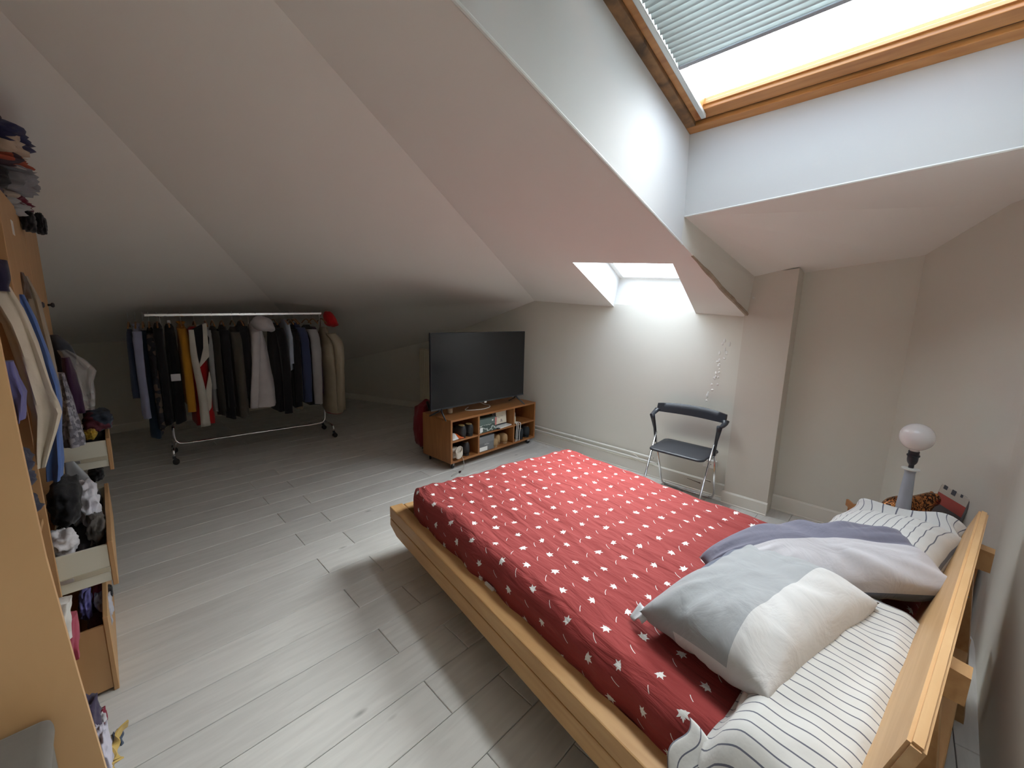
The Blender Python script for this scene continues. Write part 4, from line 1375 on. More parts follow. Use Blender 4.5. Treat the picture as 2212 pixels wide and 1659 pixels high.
# ------------------------------------------------------------------ things on the stand's shelves
def shoe(name, label, x, y, z, rz, m, sole, length=0.27, h=0.095, group=None, high=0.0, toe_up=True, lining=None):
    """Shoe with its heel at the front; local +y is towards the toe."""
    o_ = thing(name, label, 'shoe', sw(x, y, z), TA + rz, group)
    mb = MB()
    nL, nA = 14, 16
    rows_ = []
    for i in range(nL + 1):
        t = i / nL
        w_ = 0.036 * (0.78 + 0.55 * math.sin(PI * min(1, t * 0.95 + 0.12)) ** 1.2) * (1.0 if t < 0.9 else max(0.35, 1 - (t - 0.9) * 6))
        if t < 0.06: w_ *= 0.75 + t * 4
        hh_ = h * (1.0 - 0.52 * ss(0.25, 0.75, t)) * (1 if t < 0.92 else 1 - (t - 0.92) * 5) + high * (1 - ss(0.30, 0.48, t))
        ring = []
        for k in range(nA):
            a_ = 2 * PI * k / nA
            ca, sa = math.cos(a_), math.sin(a_)
            x_ = w_ * (abs(ca) ** 0.7) * (1 if ca >= 0 else -1)
            z_ = 0.014 + hh_ * (0.5 + 0.5 * (abs(sa) ** 0.75) * (1 if sa >= 0 else -1))
            ring.append(mb.bm.verts.new((x_ * (1 - 0.15 * max(0, sa)), t * length, z_)))
        rows_.append(ring)
    for a_, b_ in zip(rows_[:-1], rows_[1:]):
        for k in range(nA):
            mb.bm.faces.new((a_[k], a_[(k + 1) % nA], b_[(k + 1) % nA], b_[k]))
    mb.bm.faces.new(rows_[0]); mb.bm.faces.new(rows_[-1][::-1])
    mb.build('upper', m, o_, smooth=True)
    mb = MB()
    out_ = []
    for i in range(25):
        a_ = 2 * PI * i / 24
        t = 0.5 - 0.5 * math.cos(a_)
        w_ = 0.039 * (0.80 + 0.5 * math.sin(PI * min(1, t * 0.95 + 0.12)) ** 1.2) * math.sqrt(max(0, 1 - (2 * t - 1) ** 6))
        out_.append((w_ * (1 if math.sin(a_) >= 0 else -1), t * length * 1.02 - 0.003, 0.0))
    mb.prism(out_[:-1], (0, 0, 0.020))
    mb.build('sole', sole, o_)
    if lining is not None:
        mb = MB(); mb.lathe([(0.026, 0.0), (0.030, 0.003), (0.026, 0.006), (0.018, 0.003)], 16, (0, length * 0.16, 0.014 + h + high - 0.004))
        bmesh.ops.scale(mb.bm, vec=(0.92, 1.35, 1), space=Matrix.Translation((0, -length * 0.16, 0)), verts=mb.bm.verts[:])
        mb.build('collar', lining, o_, smooth=True)
    return o_
LEB = plain('black_shoe_leather', (0.018, 0.017, 0.018), 0.55, var=0.2, bump=0.1, bscale=80)
BROWNL = plain('brown_shoe_lining', (0.20, 0.11, 0.05), 0.7)
TAN = plain('tan_suede', (0.42, 0.27, 0.13), 0.85, var=0.15)
TANS = plain('tan_sole', (0.33, 0.21, 0.11), 0.8)
shoe('shoe', 'left black shoe of the pair on the top left shelf of the stand', 0.185, 0.010, 0.304, R(4), LEB, RUBBER, 0.28, 0.105, 'black shoes on the top left shelf', 0.01, lining=plain('yellow_tab', (0.42, 0.30, 0.12), 0.6))
shoe('shoe', 'right black shoe of the pair on the top left shelf of the stand', 0.285, 0.014, 0.304, R(2), LEB, RUBBER, 0.28, 0.100, 'black shoes on the top left shelf', 0.01, lining=bpy.data.materials['yellow_tab'])
shoe('shoe', 'dark shoe behind the crumpled cream cloth on the bottom left shelf', 0.245, 0.03, 0.0955, R(-5), LEB, RUBBER, 0.27, 0.11, None, 0.02, lining=BROWNL)
shoe('shoe', 'tan suede shoe lying closest to the grey box', 0.650, 0.010, 0.0955, R(6), TAN, TANS, 0.27, 0.085)
shoe('shoe', 'tan suede shoe in the middle of the lower stand shelf', 0.735, 0.06, 0.0955, R(-3), TAN, TANS, 0.27, 0.10)
shoe('shoe', 'tan suede shoe nearest the right divider of the stand', 0.825, 0.03, 0.0955, R(-8), TAN, TANS, 0.27, 0.10)
shoe('boot', 'left dark low boot with brown rim on the bottom right shelf', 1.085, 0.012, 0.0955, R(2), plain('dark_boot', (0.022, 0.027, 0.030), 0.7, var=0.2), RUBBER, 0.28, 0.105, 'dark boots on the bottom right shelf', 0.012, lining=BROWNL)
shoe('boot', 'right dark low boot with brown rim on the bottom right shelf', 1.205, 0.018, 0.0955, R(-2), bpy.data.materials['dark_boot'], RUBBER, 0.28, 0.105, 'dark boots on the bottom right shelf', 0.012, lining=BROWNL)

def crumple(name, label, cat, c, size, m, seed=0, group=None, fold=0.22, sub=4, flat=True, rz=0.0, squash=1.6):
    """A heap of cloth: a squashed ball with folds and a flat underside."""
    mb = MB()
    bmesh.ops.create_icosphere(mb.bm, subdivisions=sub, radius=1.0)
    rng = random.Random(seed)
    ox = rng.uniform(0, 50)
    for v in mb.bm.verts:
        d = v.co.normalized()
        q = Vector((d.x * 1.4 + ox, d.y * 1.4, d.z * squash))
        r_ = 1.0 + fold * (noise.ridged_multi_fractal(q * 1.25, 0.9, 2.1, 3, 0.9, 2.0) - 1.0) + 0.16 * noise.noise(q * 1.1)
        k = 1 / max(abs(d.x), abs(d.y), abs(d.z)) ** 0.45            # a little boxy
        p = d * r_ * k * 0.83
        if flat and p.z < -0.72: p.z = -0.72 + (p.z + 0.72) * 0.15
        v.co = Vector((p.x * size[0] / 2, p.y * size[1] / 2, p.z * size[2] / 2))
    if rz: bmesh.ops.rotate(mb.bm, matrix=Matrix.Rotation(rz, 3, 'Z'), verts=mb.bm.verts[:])
    o_ = mb.build(name, m, None, smooth=True)
    o_.location = c
    return tag(o_, label, cat, group)

o = thing('snack_packet', 'crumpled orange and white packet on the top left shelf', 'packet', sw(0.075, 0.05, 0.304), TA)
def packet_half(x0, x1, m, nm):
    mb = MB()
    def f(i, j):
        x = x0 + (x1 - x0) * i; y = -0.045 + 0.15 * j
        e = math.sin(PI * (x + 0.05) / 0.15) if 0 < (x + 0.05) / 0.15 < 1 else 0
        return Vector((x, y, 0.012 + max(0, e) * 0.040 * math.sin(PI * j) + 0.006 * fn3(x, y, 1, 30)))
    mb.grid(f, 12, 14)
    q = mb.build(nm, m, o, smooth=True, fix=False)
    s_ = q.modifiers.new('thickness', 'SOLIDIFY'); s_.thickness = 0.010; s_.offset = -1
packet_half(-0.05, 0.03, WHITEP, 'white_half')
packet_half(0.03, 0.10, plain('orange_foil', (0.60, 0.11, 0.02), 0.35), 'orange_half')
crumple('cream_cloth', 'crumpled cream cloth shoe bag on the bottom left shelf', 'cloth', sw(0.115, 0.095, 0.150), (0.15, 0.16, 0.125), cloth((0.62, 0.57, 0.48)), 3, fold=0.3)
mb = MB()
def ribbon(i, j):
    t = i
    return Vector((0.10 + 0.035 * math.sin(2 * PI * t) + 0.04 * j * 0.2, -0.005 + 0.02 * math.cos(2 * PI * t) + 0.012 * j, 0.115 + 0.03 * math.sin(2 * PI * t + 0.8) + 0.055 * j))
mb.grid(ribbon, 36, 6, wrap_u=True)
o2 = mb.build('cloth_loop', cloth((0.62, 0.57, 0.48)), None, smooth=True, fix=False)
o2.location = sw(0, 0.0, 0.03); so = o2.modifiers.new('thickness', 'SOLIDIFY'); so.thickness = 0.006
tag(o2, 'open loop of cream fabric at the front of the bottom left shelf', 'cloth')
# drawstring down to the floor
tag(MB().tube(bez([sw(0.135, -0.006, 0.13), sw(0.150, -0.012, 0.09), sw(0.152, -0.02, 0.05), sw(0.135, -0.04, 0.012), sw(0.10, -0.06, 0.006), sw(0.05, -0.075, 0.006), sw(-0.02, -0.105, 0.005), sw(-0.08, -0.11, 0.005), sw(-0.05, -0.09, 0.005), sw(0.02, -0.078, 0.005)], 8), 0.0035, 6)
    .build('drawstring', plain('grey_cord', (0.40, 0.39, 0.36), 0.7), smooth=True), 'thin grey cord hanging from the stand to the floor by the front caster', 'cord')
o = thing('cord_stop', 'small dark cord stop lying on the floor before the stand', 'cord stop', (2.362, 2.995, 0.0), 0.5)
mb = MB(); mb.span((-0.014, -0.010, 0.0), (0.014, 0.010, 0.016), 0.004); mb.build('body', plain('dark_plum_plastic', (0.03, 0.012, 0.014), 0.4), o)
mb = MB(); mb.lathe([(0.004, 0.014), (0.004, 0.022), (0.001, 0.023)], 10, (0.008, 0, 0), 'X'); mb.build('button', BLACKP, o)

def carton(name, label, x0, x1, y0, y1, z0, h, m, lid_m, cat='box', rz=0.0):
    o_ = thing(name, label, cat, sw((x0 + x1) / 2, (y0 + y1) / 2, z0), TA + rz)
    w_, d_ = (x1 - x0), (y1 - y0)
    mb = MB(); mb.span((-w_ / 2, -d_ / 2, 0), (w_ / 2, d_ / 2, h * 0.62), 0.0015, 1); mb.build('tray', m, o_)
    mb = MB(); mb.span((-w_ / 2 - 0.002, -d_ / 2 - 0.002, h * 0.56), (w_ / 2 + 0.002, d_ / 2 + 0.002, h), 0.0015, 1); mb.build('lid', lid_m, o_)
    return o_, w_, d_
def swirl():
    m, nt, b = new_mat('green_box_print')
    L = nt.links
    tc = N(nt, 'ShaderNodeTexCoord')
    wv = N(nt, 'ShaderNodeTexWave', wave_type='RINGS'); wv.inputs['Scale'].default_value = 18; wv.inputs['Distortion'].default_value = 5.0; wv.inputs['Detail'].default_value = 1.5; wv.inputs['Detail Scale'].default_value = 1.2
    L.new(tc.outputs['Object'], wv.inputs['Vector'])
    rp = N(nt, 'ShaderNodeValToRGB')
    rp.color_ramp.elements[0].position = 0.80; rp.color_ramp.elements[0].color = (0.055, 0.085, 0.075, 1)
    rp.color_ramp.elements[1].position = 0.92; rp.color_ramp.elements[1].color = (0.45, 0.50, 0.47, 1)
    L.new(wv.outputs['Fac'], rp.inputs[0]); L.new(rp.outputs[0], b.inputs['Base Color']); b.inputs['Roughness'].default_value = 0.5
    return m
gb, w_, d_ = carton('shoe_box', 'dark green shoe box with pale swirl print on the middle top shelf', 0.396, 0.650, 0.012, 0.30, 0.304, 0.148, swirl(), plain('green_lid', (0.10, 0.145, 0.13), 0.5, var=0.2))
mb = MB(); mb.span((-w_ / 2 + 0.006, -d_ / 2 - 0.0035, 0.012), (-w_ / 2 + 0.045, -d_ / 2 - 0.001, 0.062), 0.0004, 1); mb.build('label_sticker', WHITEP, gb)
mb = MB(); mb.span((w_ / 2 - 0.028, -d_ / 2 - 0.0035, 0.055), (w_ / 2 - 0.004, -d_ / 2 - 0.0025, 0.145), 0.0004, 1); mb.build('pink_edge_print', plain('pink_print', (0.62, 0.22, 0.20), 0.5, var=0.3, scale=60), gb)
mb = MB(); mb.span((w_ / 2 - 0.075, -d_ / 2 - 0.0035, 0.112), (w_ / 2 - 0.052, -d_ / 2 - 0.0025, 0.128), 0.0004, 1); mb.build('white_print', WHITEP, gb)
dk, _, _ = carton('dark_box', 'dark plum box standing behind the cream card', 0.665, 0.900, 0.10, 0.34, 0.304, 0.172, plain('plum_card', (0.035, 0.022, 0.028), 0.5), bpy.data.materials.get('plum_card') or LEB)
cd = thing('cream_card', 'cream printed card leaning on the dark box in the middle shelf', 'card', sw(0.800, 0.080, 0.333), TA)
cr = Matrix.Rotation(R(-6), 4, 'X')
mb = MB(); mb.span((-0.082, -0.001, 0.0), (0.082, 0.0015, 0.138), 0.0004, 1); bmesh.ops.transform(mb.bm, matrix=cr, verts=mb.bm.verts[:]); mb.build('sheet', plain('cream_paper', (0.74, 0.68, 0.54), 0.7, var=0.03), cd)
for (x0, x1, z0, z1) in ((-0.020, 0.022, 0.020, 0.027), (-0.012, 0.012, 0.027, 0.050), (-0.052, -0.020, 0.070, 0.075), (-0.065, -0.04, 0.085, 0.088), (-0.005, 0.03, 0.082, 0.085)):
    mb = MB(); mb.span((x0, -0.0018, z0), (x1, -0.001, z1)); bmesh.ops.transform(mb.bm, matrix=cr, verts=mb.bm.verts[:]); mb.build('print_mark', plain('grey_print', (0.36, 0.30, 0.28), 0.7) if 'grey_print' not in bpy.data.materials else bpy.data.materials['grey_print'], cd)
o = thing('leaflet', 'white leaflet lying flat under the cream card', 'leaflet', sw(0.775, 0.055, 0.304), TA + R(8))
mb = MB(); mb.prism([(-0.12, -0.045, 0), (0.13, -0.05, 0), (0.135, 0.04, 0), (-0.10, 0.05, 0)], (0, 0, 0.010)); mb.build('pages', WHITEP, o)
mb = MB(); mb.span((-0.125, -0.05, 0.001), (-0.09, -0.02, 0.013), 0.002); mb.build('dark_clip', BLACKP, o)
GREYBOX = plain('grey_card', (0.16, 0.165, 0.17), 0.6, var=0.05)
gx, w_, d_ = carton('shoe_box', 'plain grey shoe box with white label on the middle bottom shelf', 0.394, 0.612, 0.010, 0.33, 0.0955, 0.165, GREYBOX, plain('grey_card_lid', (0.20, 0.205, 0.21), 0.6))
mb = MB(); mb.span((-w_ / 2 + 0.003, -d_ / 2 - 0.0015, 0.006), (-w_ / 2 + 0.118, -d_ / 2 - 0.0005, 0.052), 0.0003, 1); mb.build('label_sticker', WHITEP, gx)
for (x0, x1, z0, z1) in ((-0.040, 0.036, 0.070, 0.0725), (-0.030, -0.022, 0.074, 0.086), (-0.016, -0.010, 0.074, 0.082), (-0.004, 0.002, 0.074, 0.090), (0.008, 0.014, 0.074, 0.084), (0.02, 0.034, 0.076, 0.080)):
    mb = MB(); mb.span((x0, -d_ / 2 - 0.0015, z0), (x1, -d_ / 2 - 0.0005, z1)); mb.build('print_mark', plain('pale_print', (0.50, 0.50, 0.50), 0.6) if 'pale_print' not in bpy.data.materials else bpy.data.materials['pale_print'], gx)
o = thing('spray_can', 'small white and grey can on the top right shelf', 'can', sw(0.975, 0.055, 0.304), TA)
mb = MB(); mb.lathe([(0.024, 0), (0.026, 0.003), (0.026, 0.075), (0.022, 0.085), (0.020, 0.087)], 22); mb.build('body', plain('can_body', (0.55, 0.58, 0.50), 0.4, var=0.2, scale=30), o, smooth=True, auto=40)
mb = MB(); mb.lathe([(0.020, 0.087), (0.021, 0.090), (0.021, 0.125), (0.017, 0.132), (0.002, 0.133)], 22); mb.build('cap', plain('can_cap', (0.22, 0.24, 0.24), 0.4), o, smooth=True, auto=40)
for k, (xa, xb_) in enumerate(((0.958, 0.956), (0.985, 0.980), (1.020, 1.012))):
    tag(MB().tube(bez([sw(0.955 + 0.02 * k, 0.10, 0.315), sw(xa, -0.006, 0.318), sw(xa + 0.004, -0.012, 0.27), sw(xb_, -0.010, 0.18), sw(xb_ + 0.002, -0.008, 0.106), sw(xb_ + 0.01, 0.03, 0.100)], 8), 0.0042, 7)
        .build('white_cable', WHITEP, smooth=True), 'white cable hanging in front of the divider, %s of the three' % ('leftmost', 'middle one', 'rightmost')[k], 'cable', 'white cables on the right of the stand')

# red rucksack behind the stand
rb = thing('rucksack', 'dark red and black rucksack slumped behind the television stand', 'bag', (2.50, 3.76, 0.0), R(12))
def soft(name, c, size, m, par, seed, fold=0.10, sub=3):
    mb = MB(); bmesh.ops.create_icosphere(mb.bm, subdivisions=sub + 1, radius=1.0)
    for v in mb.bm.verts:
        d = v.co.normalized(); k = 1 / max(abs(d.x), abs(d.y), abs(d.z)) ** 0.6
        r_ = (1 + fold * noise.noise(d * 2.5 + Vector((seed, 0, 0)))) * k * 0.85
        v.co = Vector((d.x * r_ * size[0] / 2, d.y * r_ * size[1] / 2, d.z * r_ * size[2] / 2)) + Vector(c)
    return mb.build(name, m, par, smooth=True)
soft('body', (0, 0, 0.32), (0.36, 0.22, 0.62), cloth((0.16, 0.012, 0.018)), rb, 2)
soft('front_pocket', (-0.04, -0.11, 0.22), (0.26, 0.09, 0.30), cloth((0.020, 0.016, 0.018)), rb, 5)
mb = MB(); mb.tube(bez([(-0.08, -0.08, 0.60), (-0.10, -0.14, 0.50), (-0.13, -0.15, 0.35), (-0.15, -0.12, 0.15), (-0.14, -0.07, 0.08)], 6), 0.016, 8); mb.build('strap', cloth((0.012, 0.012, 0.013)), rb, smooth=True)

# ================================================================== CLOTHES RACK
BL0, BR0 = aty(310, 681, 5.30), aty(695, 677, 5.17)
rdir = (BR0 - BL0); RLEN = rdir.length; rdir.normalize()
rang = math.atan2(rdir.y, rdir.x)
RK = Vector((BL0.x, BL0.y, 0.0))
rk = thing('clothes_rack', 'long chrome clothes rack on castors packed with garments under the slope', 'clothes rack', RK, rang)
zl, zr = BL0.z, BR0.z
def rb_(x, y, z): return Vector((x, y, z))
def bar_z(x): return zl + (zr - zl) * x / RLEN
mb = MB(); mb.box(((RLEN) / 2, 0, (zl + zr) / 2), (RLEN, 0.024, 0.032), Matrix.Rotation(-math.atan2(zr - zl, RLEN), 3, 'Y'), 0.006); mb.build('top_rail', CHROME, rk)
UX0, UX1 = 0.115, RLEN - 0.03
for x_ in (UX0, UX1):
    mb = MB(); mb.tube([(x_, 0, bar_z(x_) - 0.01), (x_, 0, 0.30)], 0.010, 10); mb.build('upright', CHROME, rk, smooth=True)
mb = MB(); mb.tube(bez([(UX0, 0, 0.34), (UX0, 0, 0.24), (UX0 + 0.02, -0.005, 0.175), (UX0 + 0.09, -0.01, 0.150), (UX0 + 0.4, -0.01, 0.150), (UX1 - 0.4, -0.01, 0.150), (UX1 - 0.09, -0.01, 0.150), (UX1 - 0.02, -0.005, 0.175), (UX1, 0, 0.24), (UX1, 0, 0.34)], 5), 0.0125, 10); mb.build('bottom_rail', CHROME, rk, smooth=True)
mb = MB(); mb.tube([((UX0 + UX1) / 2, 0, bar_z(RLEN / 2) - 0.01), ((UX0 + UX1) / 2, 0, bar_z(RLEN / 2) - 0.30)], 0.006, 8); mb.build('middle_stay', CHROME, rk, smooth=True)
for x_ in (UX0, UX1):
    dx_ = -0.02 if x_ == UX0 else 0.03
    mb = MB(); mb.tube(bez([(x_ + dx_, -0.22, 0.085), (x_ + dx_, -0.215, 0.125), (x_ + dx_ * 0.8, -0.18, 0.150), (x_, 0, 0.165), (x_ + dx_ * 0.8, 0.18, 0.150), (x_ + dx_, 0.215, 0.125), (x_ + dx_, 0.22, 0.085)], 5), 0.012, 10); mb.build('foot', CHROME, rk, smooth=True)
    for y_ in (-0.22, 0.22):
        mb = MB(); mb.lathe([(0.014, 0.062), (0.014, 0.085), (0.010, 0.088)], 12, (x_ + dx_, y_, 0)); mb.box((x_ + dx_ + 0.008, y_, 0.045), (0.026, 0.034, 0.040), None, 0.006)
        c_ = mb.build('caster', BLACKP, rk)
        mb = MB()
        for s_ in (-1, 1):
            mb.lathe([(0.006, -0.006), (0.025, -0.006), (0.0275, -0.003), (0.0275, 0.003), (0.025, 0.006), (0.006, 0.006)], 18, (x_ + dx_ + 0.012, y_ + s_ * 0.014, 0.0278), 'Y')
        mb.build('wheel', RUBBER, c_, smooth=True, auto=40)

def rw(x, y, z):
    return RK + Vector((x * math.cos(rang) - y * math.sin(rang), x * math.sin(rang) + y * math.cos(rang), z))
def rack_px(px, py, yoff=-0.20):
    """Rack-local x and height of a pixel on the plane of the garments' front edges."""
    v = ray(px, py)
    nrm = Vector((-math.sin(rang), math.cos(rang), 0))
    p0 = rw(0, yoff, 0)
    t = (p0 - CAM).dot(nrm) / v.dot(nrm)
    p = CAM + v * t
    d = p - RK
    return d.x * math.cos(rang) + d.y * math.sin(rang), p.z
def hanging_body(mb, xc, levels, seed, n=34, ripple=0.010, freq=5, lean=0.0):
    """levels: (z, half thickness along the rail, half depth, dx, dy)"""
    rings = []
    zt, zb = levels[0][0], levels[-1][0]
    L_ = []
    for a_, b_ in zip(levels[:-1], levels[1:]):
        for k in range(5):
            t = k / 5
            L_.append([a_[q] + (b_[q] - a_[q]) * t for q in range(5)])
    L_.append(list(levels[-1]))
    for (z, hw, hd, dx, dy) in L_:
        f = (zt - z) / max(1e-6, zt - zb)
        ring = []
        for k in range(n):
            a_ = 2 * PI * k / n
            ca, sa = math.cos(a_), math.sin(a_)
            rp_ = ripple * (0.25 + f) * (math.sin(freq * a_ + seed + 2.2 * fn3(seed, f * 2.0, 0)) + 0.8 * fn3(ca * 2 + seed, sa * 2, f * 3))
            x = (hw + rp_) * (abs(ca) ** 0.8) * (1 if ca >= 0 else -1)
            y = (hd + rp_ * 0.6) * (abs(sa) ** 0.7) * (1 if sa >= 0 else -1)
            ring.append(mb.bm.verts.new((xc + dx + x + lean * f, dy + y, z + 0.008 * f * math.sin(3 * a_ + seed))))
        rings.append(ring)
    for a_, b_ in zip(rings[:-1], rings[1:]):
        for k in range(n):
            mb.bm.faces.new((a_[k], a_[(k + 1) % n], b_[(k + 1) % n], b_[k]))
    mb.bm.faces.new(rings[0][::-1]); mb.bm.faces.new(rings[-1])
def sleeve(mb, pts, r0, r1, seed, n=14):
    P = bez(pts, 7)
    rings = []
    m_ = len(P)
    for i, p in enumerate(P):
        t = i / (m_ - 1)
        r_ = r0 + (r1 - r0) * t
        ring = []
        for k in range(n):
            a_ = 2 * PI * k / n
            w_ = 1 + 0.13 * math.sin(3 * a_ + seed + 5 * t) + 0.12 * fn3(math.cos(a_) * 2 + seed, t * 9, math.sin(a_) * 2)
            ring.append(mb.bm.verts.new(p + Vector((math.cos(a_) * r_ * w_, math.sin(a_) * r_ * w_ * 0.9, 0))))
        rings.append(ring)
    for a_, b_ in zip(rings[:-1], rings[1:]):
        for k in range(n):
            mb.bm.faces.new((a_[k], a_[(k + 1) % n], b_[(k + 1) % n], b_[k]))
    mb.bm.faces.new(rings[0][::-1]); mb.bm.faces.new(rings[-1])

HANGW = wood('hanger_wood', (0.30, 0.13, 0.035), (0.40, 0.19, 0.06), (3, 12, 3), 0.4)
def hanger(x, z, what):
    hg = thing('clothes_hanger', ' '.join(('wooden hanger carrying the ' + what).split()[:16]), 'hanger', rw(x, 0, z), rang, 'wooden hangers on the rack')
    d = -0.028
    mb = MB(); mb.tube(bez([(0, -0.20, d - 0.085), (0, -0.12, d - 0.060), (0, 0.0, d - 0.035), (0, 0.12, d - 0.060), (0, 0.20, d - 0.085)], 5), [0.007] * 21, 8); mb.build('arms', HANGW, hg, smooth=True)
    mb = MB(); mb.tube(bez([(0, 0, d - 0.035), (0, 0.0, d + 0.004), (0, 0.020, d + 0.026), (0, 0.012, d + 0.052), (0, -0.012, d + 0.052), (0, -0.022, d + 0.034)], 5), 0.0018, 6); mb.build('hook', STEEL, hg, smooth=True)
GG = 'garments hanging on the rack'
def garment(name, label, cat, pl, pr, pt, pb, m, sl=None, sl_px=None, m_s=None, hd=0.21, seed=1.0, parts=None, collar=None, ripple=0.007):
    pm = (pt + pb) / 2
    xl, _ = rack_px(pl, pm); xr, _ = rack_px(pr, pm)
    _, zt = rack_px((pl + pr) / 2, pt, -0.1); _, zb = rack_px((pl + pr) / 2, pb)
    xc = (xl + xr) / 2; hw = max(0.018, (xr - xl) / 2)
    bz = bar_z(xc)
    zt = min(zt, bz - 0.05)
    g = thing(name, label, cat, rw(xc, 0, bz - 0.05), rang, GG)
    zo = bz - 0.05
    mb = MB()
    H_ = zt - zb
    lv = [(zt - zo, hw * 0.45, 0.05, 0, 0), (zt - 0.03 - zo, hw * 0.7, 0.10, 0, 0), (zt - 0.09 - zo, hw * 0.8, hd * 0.92, 0, 0), (zt - H_ * 0.4 - zo, hw * 0.95, hd, 0, 0), (zb - zo, hw * 1.05, hd * 1.05, 0, 0)]
    hanging_body(mb, 0, lv, seed, ripple=ripple)
    mb.build('body', m, g, smooth=True, auto=60)
    if sl is not None:
        x0, _ = rack_px(sl_px[0], pm); x1, _ = rack_px(sl_px[1], pm)
        xm, rs = (x0 + x1) / 2 - xc, max(0.018, abs(x1 - x0) / 2)
        _, zs = rack_px(sl_px[0], sl)
        mb = MB()
        sleeve(mb, [(xm * 0.4, -hd * 0.75, zt - 0.05 - zo), (xm * 0.8, -hd - 0.015, zt - 0.17 - zo), (xm, -hd - 0.035, (zt + zs) / 2 - zo), (xm * 1.0, -hd - 0.030, zs - zo)], rs * 0.95, rs * 0.80, seed)
        mb.build('sleeve', m_s or m, g, smooth=True, auto=60)
        mb = MB()
        sleeve(mb, [(xm * 0.4, hd * 0.75, zt - 0.05 - zo), (xm * 0.8, hd + 0.015, zt - 0.17 - zo), (xm, hd + 0.035, (zt + zs) / 2 - zo), (xm, hd + 0.030, zs - zo)], rs * 0.9, rs * 0.7, seed + 2)
        mb.build('sleeve', m_s or m, g, smooth=True, auto=60)
    if collar is not None:
        mb = MB(); mb.tube(bez([(0, -0.06, zt - 0.015 - zo), (hw * 0.5, -0.02, zt + 0.004 - zo), (hw * 0.5, 0.04, zt + 0.006 - zo), (-hw * 0.5, 0.04, zt + 0.006 - zo), (-hw * 0.5, -0.02, zt + 0.004 - zo), (0, -0.06, zt - 0.015 - zo)], 5), 0.012, 8)
        mb.build('collar', collar, g, smooth=True)
    hanger(xc, bz, label)
    return g, xc, zo, hw, zt, zb
LAV = cloth((0.30, 0.32, 0.47)); NAVY = cloth((0.028, 0.038, 0.075)); BLK = cloth((0.012, 0.012, 0.014)); DKG = cloth((0.035, 0.032, 0.026))
PLAID = mottled('dark_floral', [(0.012, 0.012, 0.016), (0.02, 0.022, 0.03), (0.014, 0.013, 0.015), (0.10, 0.075, 0.06), (0.02, 0.02, 0.024)], 26)
garment('shirt', 'faded blue shirt at the far left end of the clothes rack', 'shirt', 277, 297, 712, 862, cloth((0.05, 0.07, 0.13)), seed=0.3, hd=0.20)
garment('shirt', 'pale lavender shirt, leftmost bright garment on the rack', 'shirt', 294, 316, 704, 900, LAV, 905, (295, 317), LAV, seed=1.1, collar=LAV)
garment('jeans_dress', 'long dark teal denim garment hanging lowest at the left of the rack', 'dress', 312, 338, 715, 950, cloth((0.022, 0.045, 0.080)), seed=2.2, hd=0.17)
garment('blouse', 'dark blouse with small pale floral print near the rack left end', 'blouse', 326, 347, 708, 930, PLAID, 925, (328, 346), PLAID, seed=2.9)
g = garment('coat', 'long black coat left of the white patch on the rack', 'coat', 340, 366, 698, 918, BLK, 905, (342, 364), seed=3.7)
g = garment('jacket', 'black jacket with a square white patch low on its front', 'jacket', 364, 392, 700, 915, BLK, None, None, seed=4.4)
mb = MB(); mb.span((-0.035, -0.232, -0.585), (0.040, -0.222, -0.515), 0.004); mb.build('white_patch', cloth((0.62, 0.62, 0.66)), g[0])
mb = MB(); mb.span((-0.012, -0.09, -0.03), (0.014, -0.055, 0.0), 0.006); mb.build('white_collar_label', cloth((0.55, 0.55, 0.55)), g[0])
MUS = cloth((0.48, 0.22, 0.022))
garment('sweater', 'mustard orange sweater on the rack', 'sweater', 390, 414, 698, 872, MUS, 890, (392, 415), MUS, seed=5.2, collar=MUS)
RW = cloth((0.58, 0.56, 0.50)); REDM = cloth((0.42, 0.012, 0.014))
g = garment('racing_jacket', 'white red and black panelled jacket right of the mustard sweater', 'jacket', 410, 458, 706, 918, REDM, None, None, seed=6.1)
gx_ = lambda px, py: (rack_px(px, py, -0.25)[0] - g[1], rack_px(px, py, -0.25)[1] - g[2])
def strip(name, m, pts_, y_=-0.235, th=0.016):
    mb = MB(); mb.prism([(*[gx_(px, py)[0]], y_, gx_(px, py)[1]) for px, py in pts_], (0, -th, 0))
    bmesh.ops.bevel(mb.bm, geom=mb.bm.edges[:], offset=0.004, segments=2, affect='EDGES'); return mb.build(name, m, g[0], smooth=True, auto=50)
strip('black_chest', BLK, [(412, 712), (436, 700), (452, 730), (451, 775), (428, 792), (418, 760)])
strip('white_front', RW, [(428, 798), (440, 752), (437, 700), (446, 698), (452, 770)], -0.245)
strip('white_lower_front', RW, [(440, 870), (452, 800), (458, 830), (457, 880), (450, 892)], -0.240)
mb = MB()
p0, p1, p2, p3 = [Vector((gx_(px, py)[0], -0.285, gx_(px, py)[1])) for px, py in ((412, 712), (420, 770), (436, 850), (443, 918))]
sleeve(mb, [p0, p1, p2, p3], 0.020, 0.040, 3.0); mb.build('sleeve', RW, g[0], smooth=True)
mb = MB(); sleeve(mb, [Vector((0, 0.20, -0.06)), Vector((0, 0.25, -0.25)), Vector((0.01, 0.25, -0.55))], 0.045, 0.035, 4.0); mb.build('sleeve', RW, g[0], smooth=True)
garment('sweatshirt', 'thin pale grey sweatshirt squeezed beside the panelled jacket', 'sweatshirt', 451, 464, 702, 890, cloth((0.25, 0.26, 0.26)), 840, (452, 465), cloth((0.30, 0.31, 0.31)), seed=7.0, collar=cloth((0.30, 0.31, 0.31)))
garment('coat', 'dark olive coat in the middle of the rack, left one', 'coat', 463, 483, 704, 898, DKG, 890, (464, 482), seed=7.7)
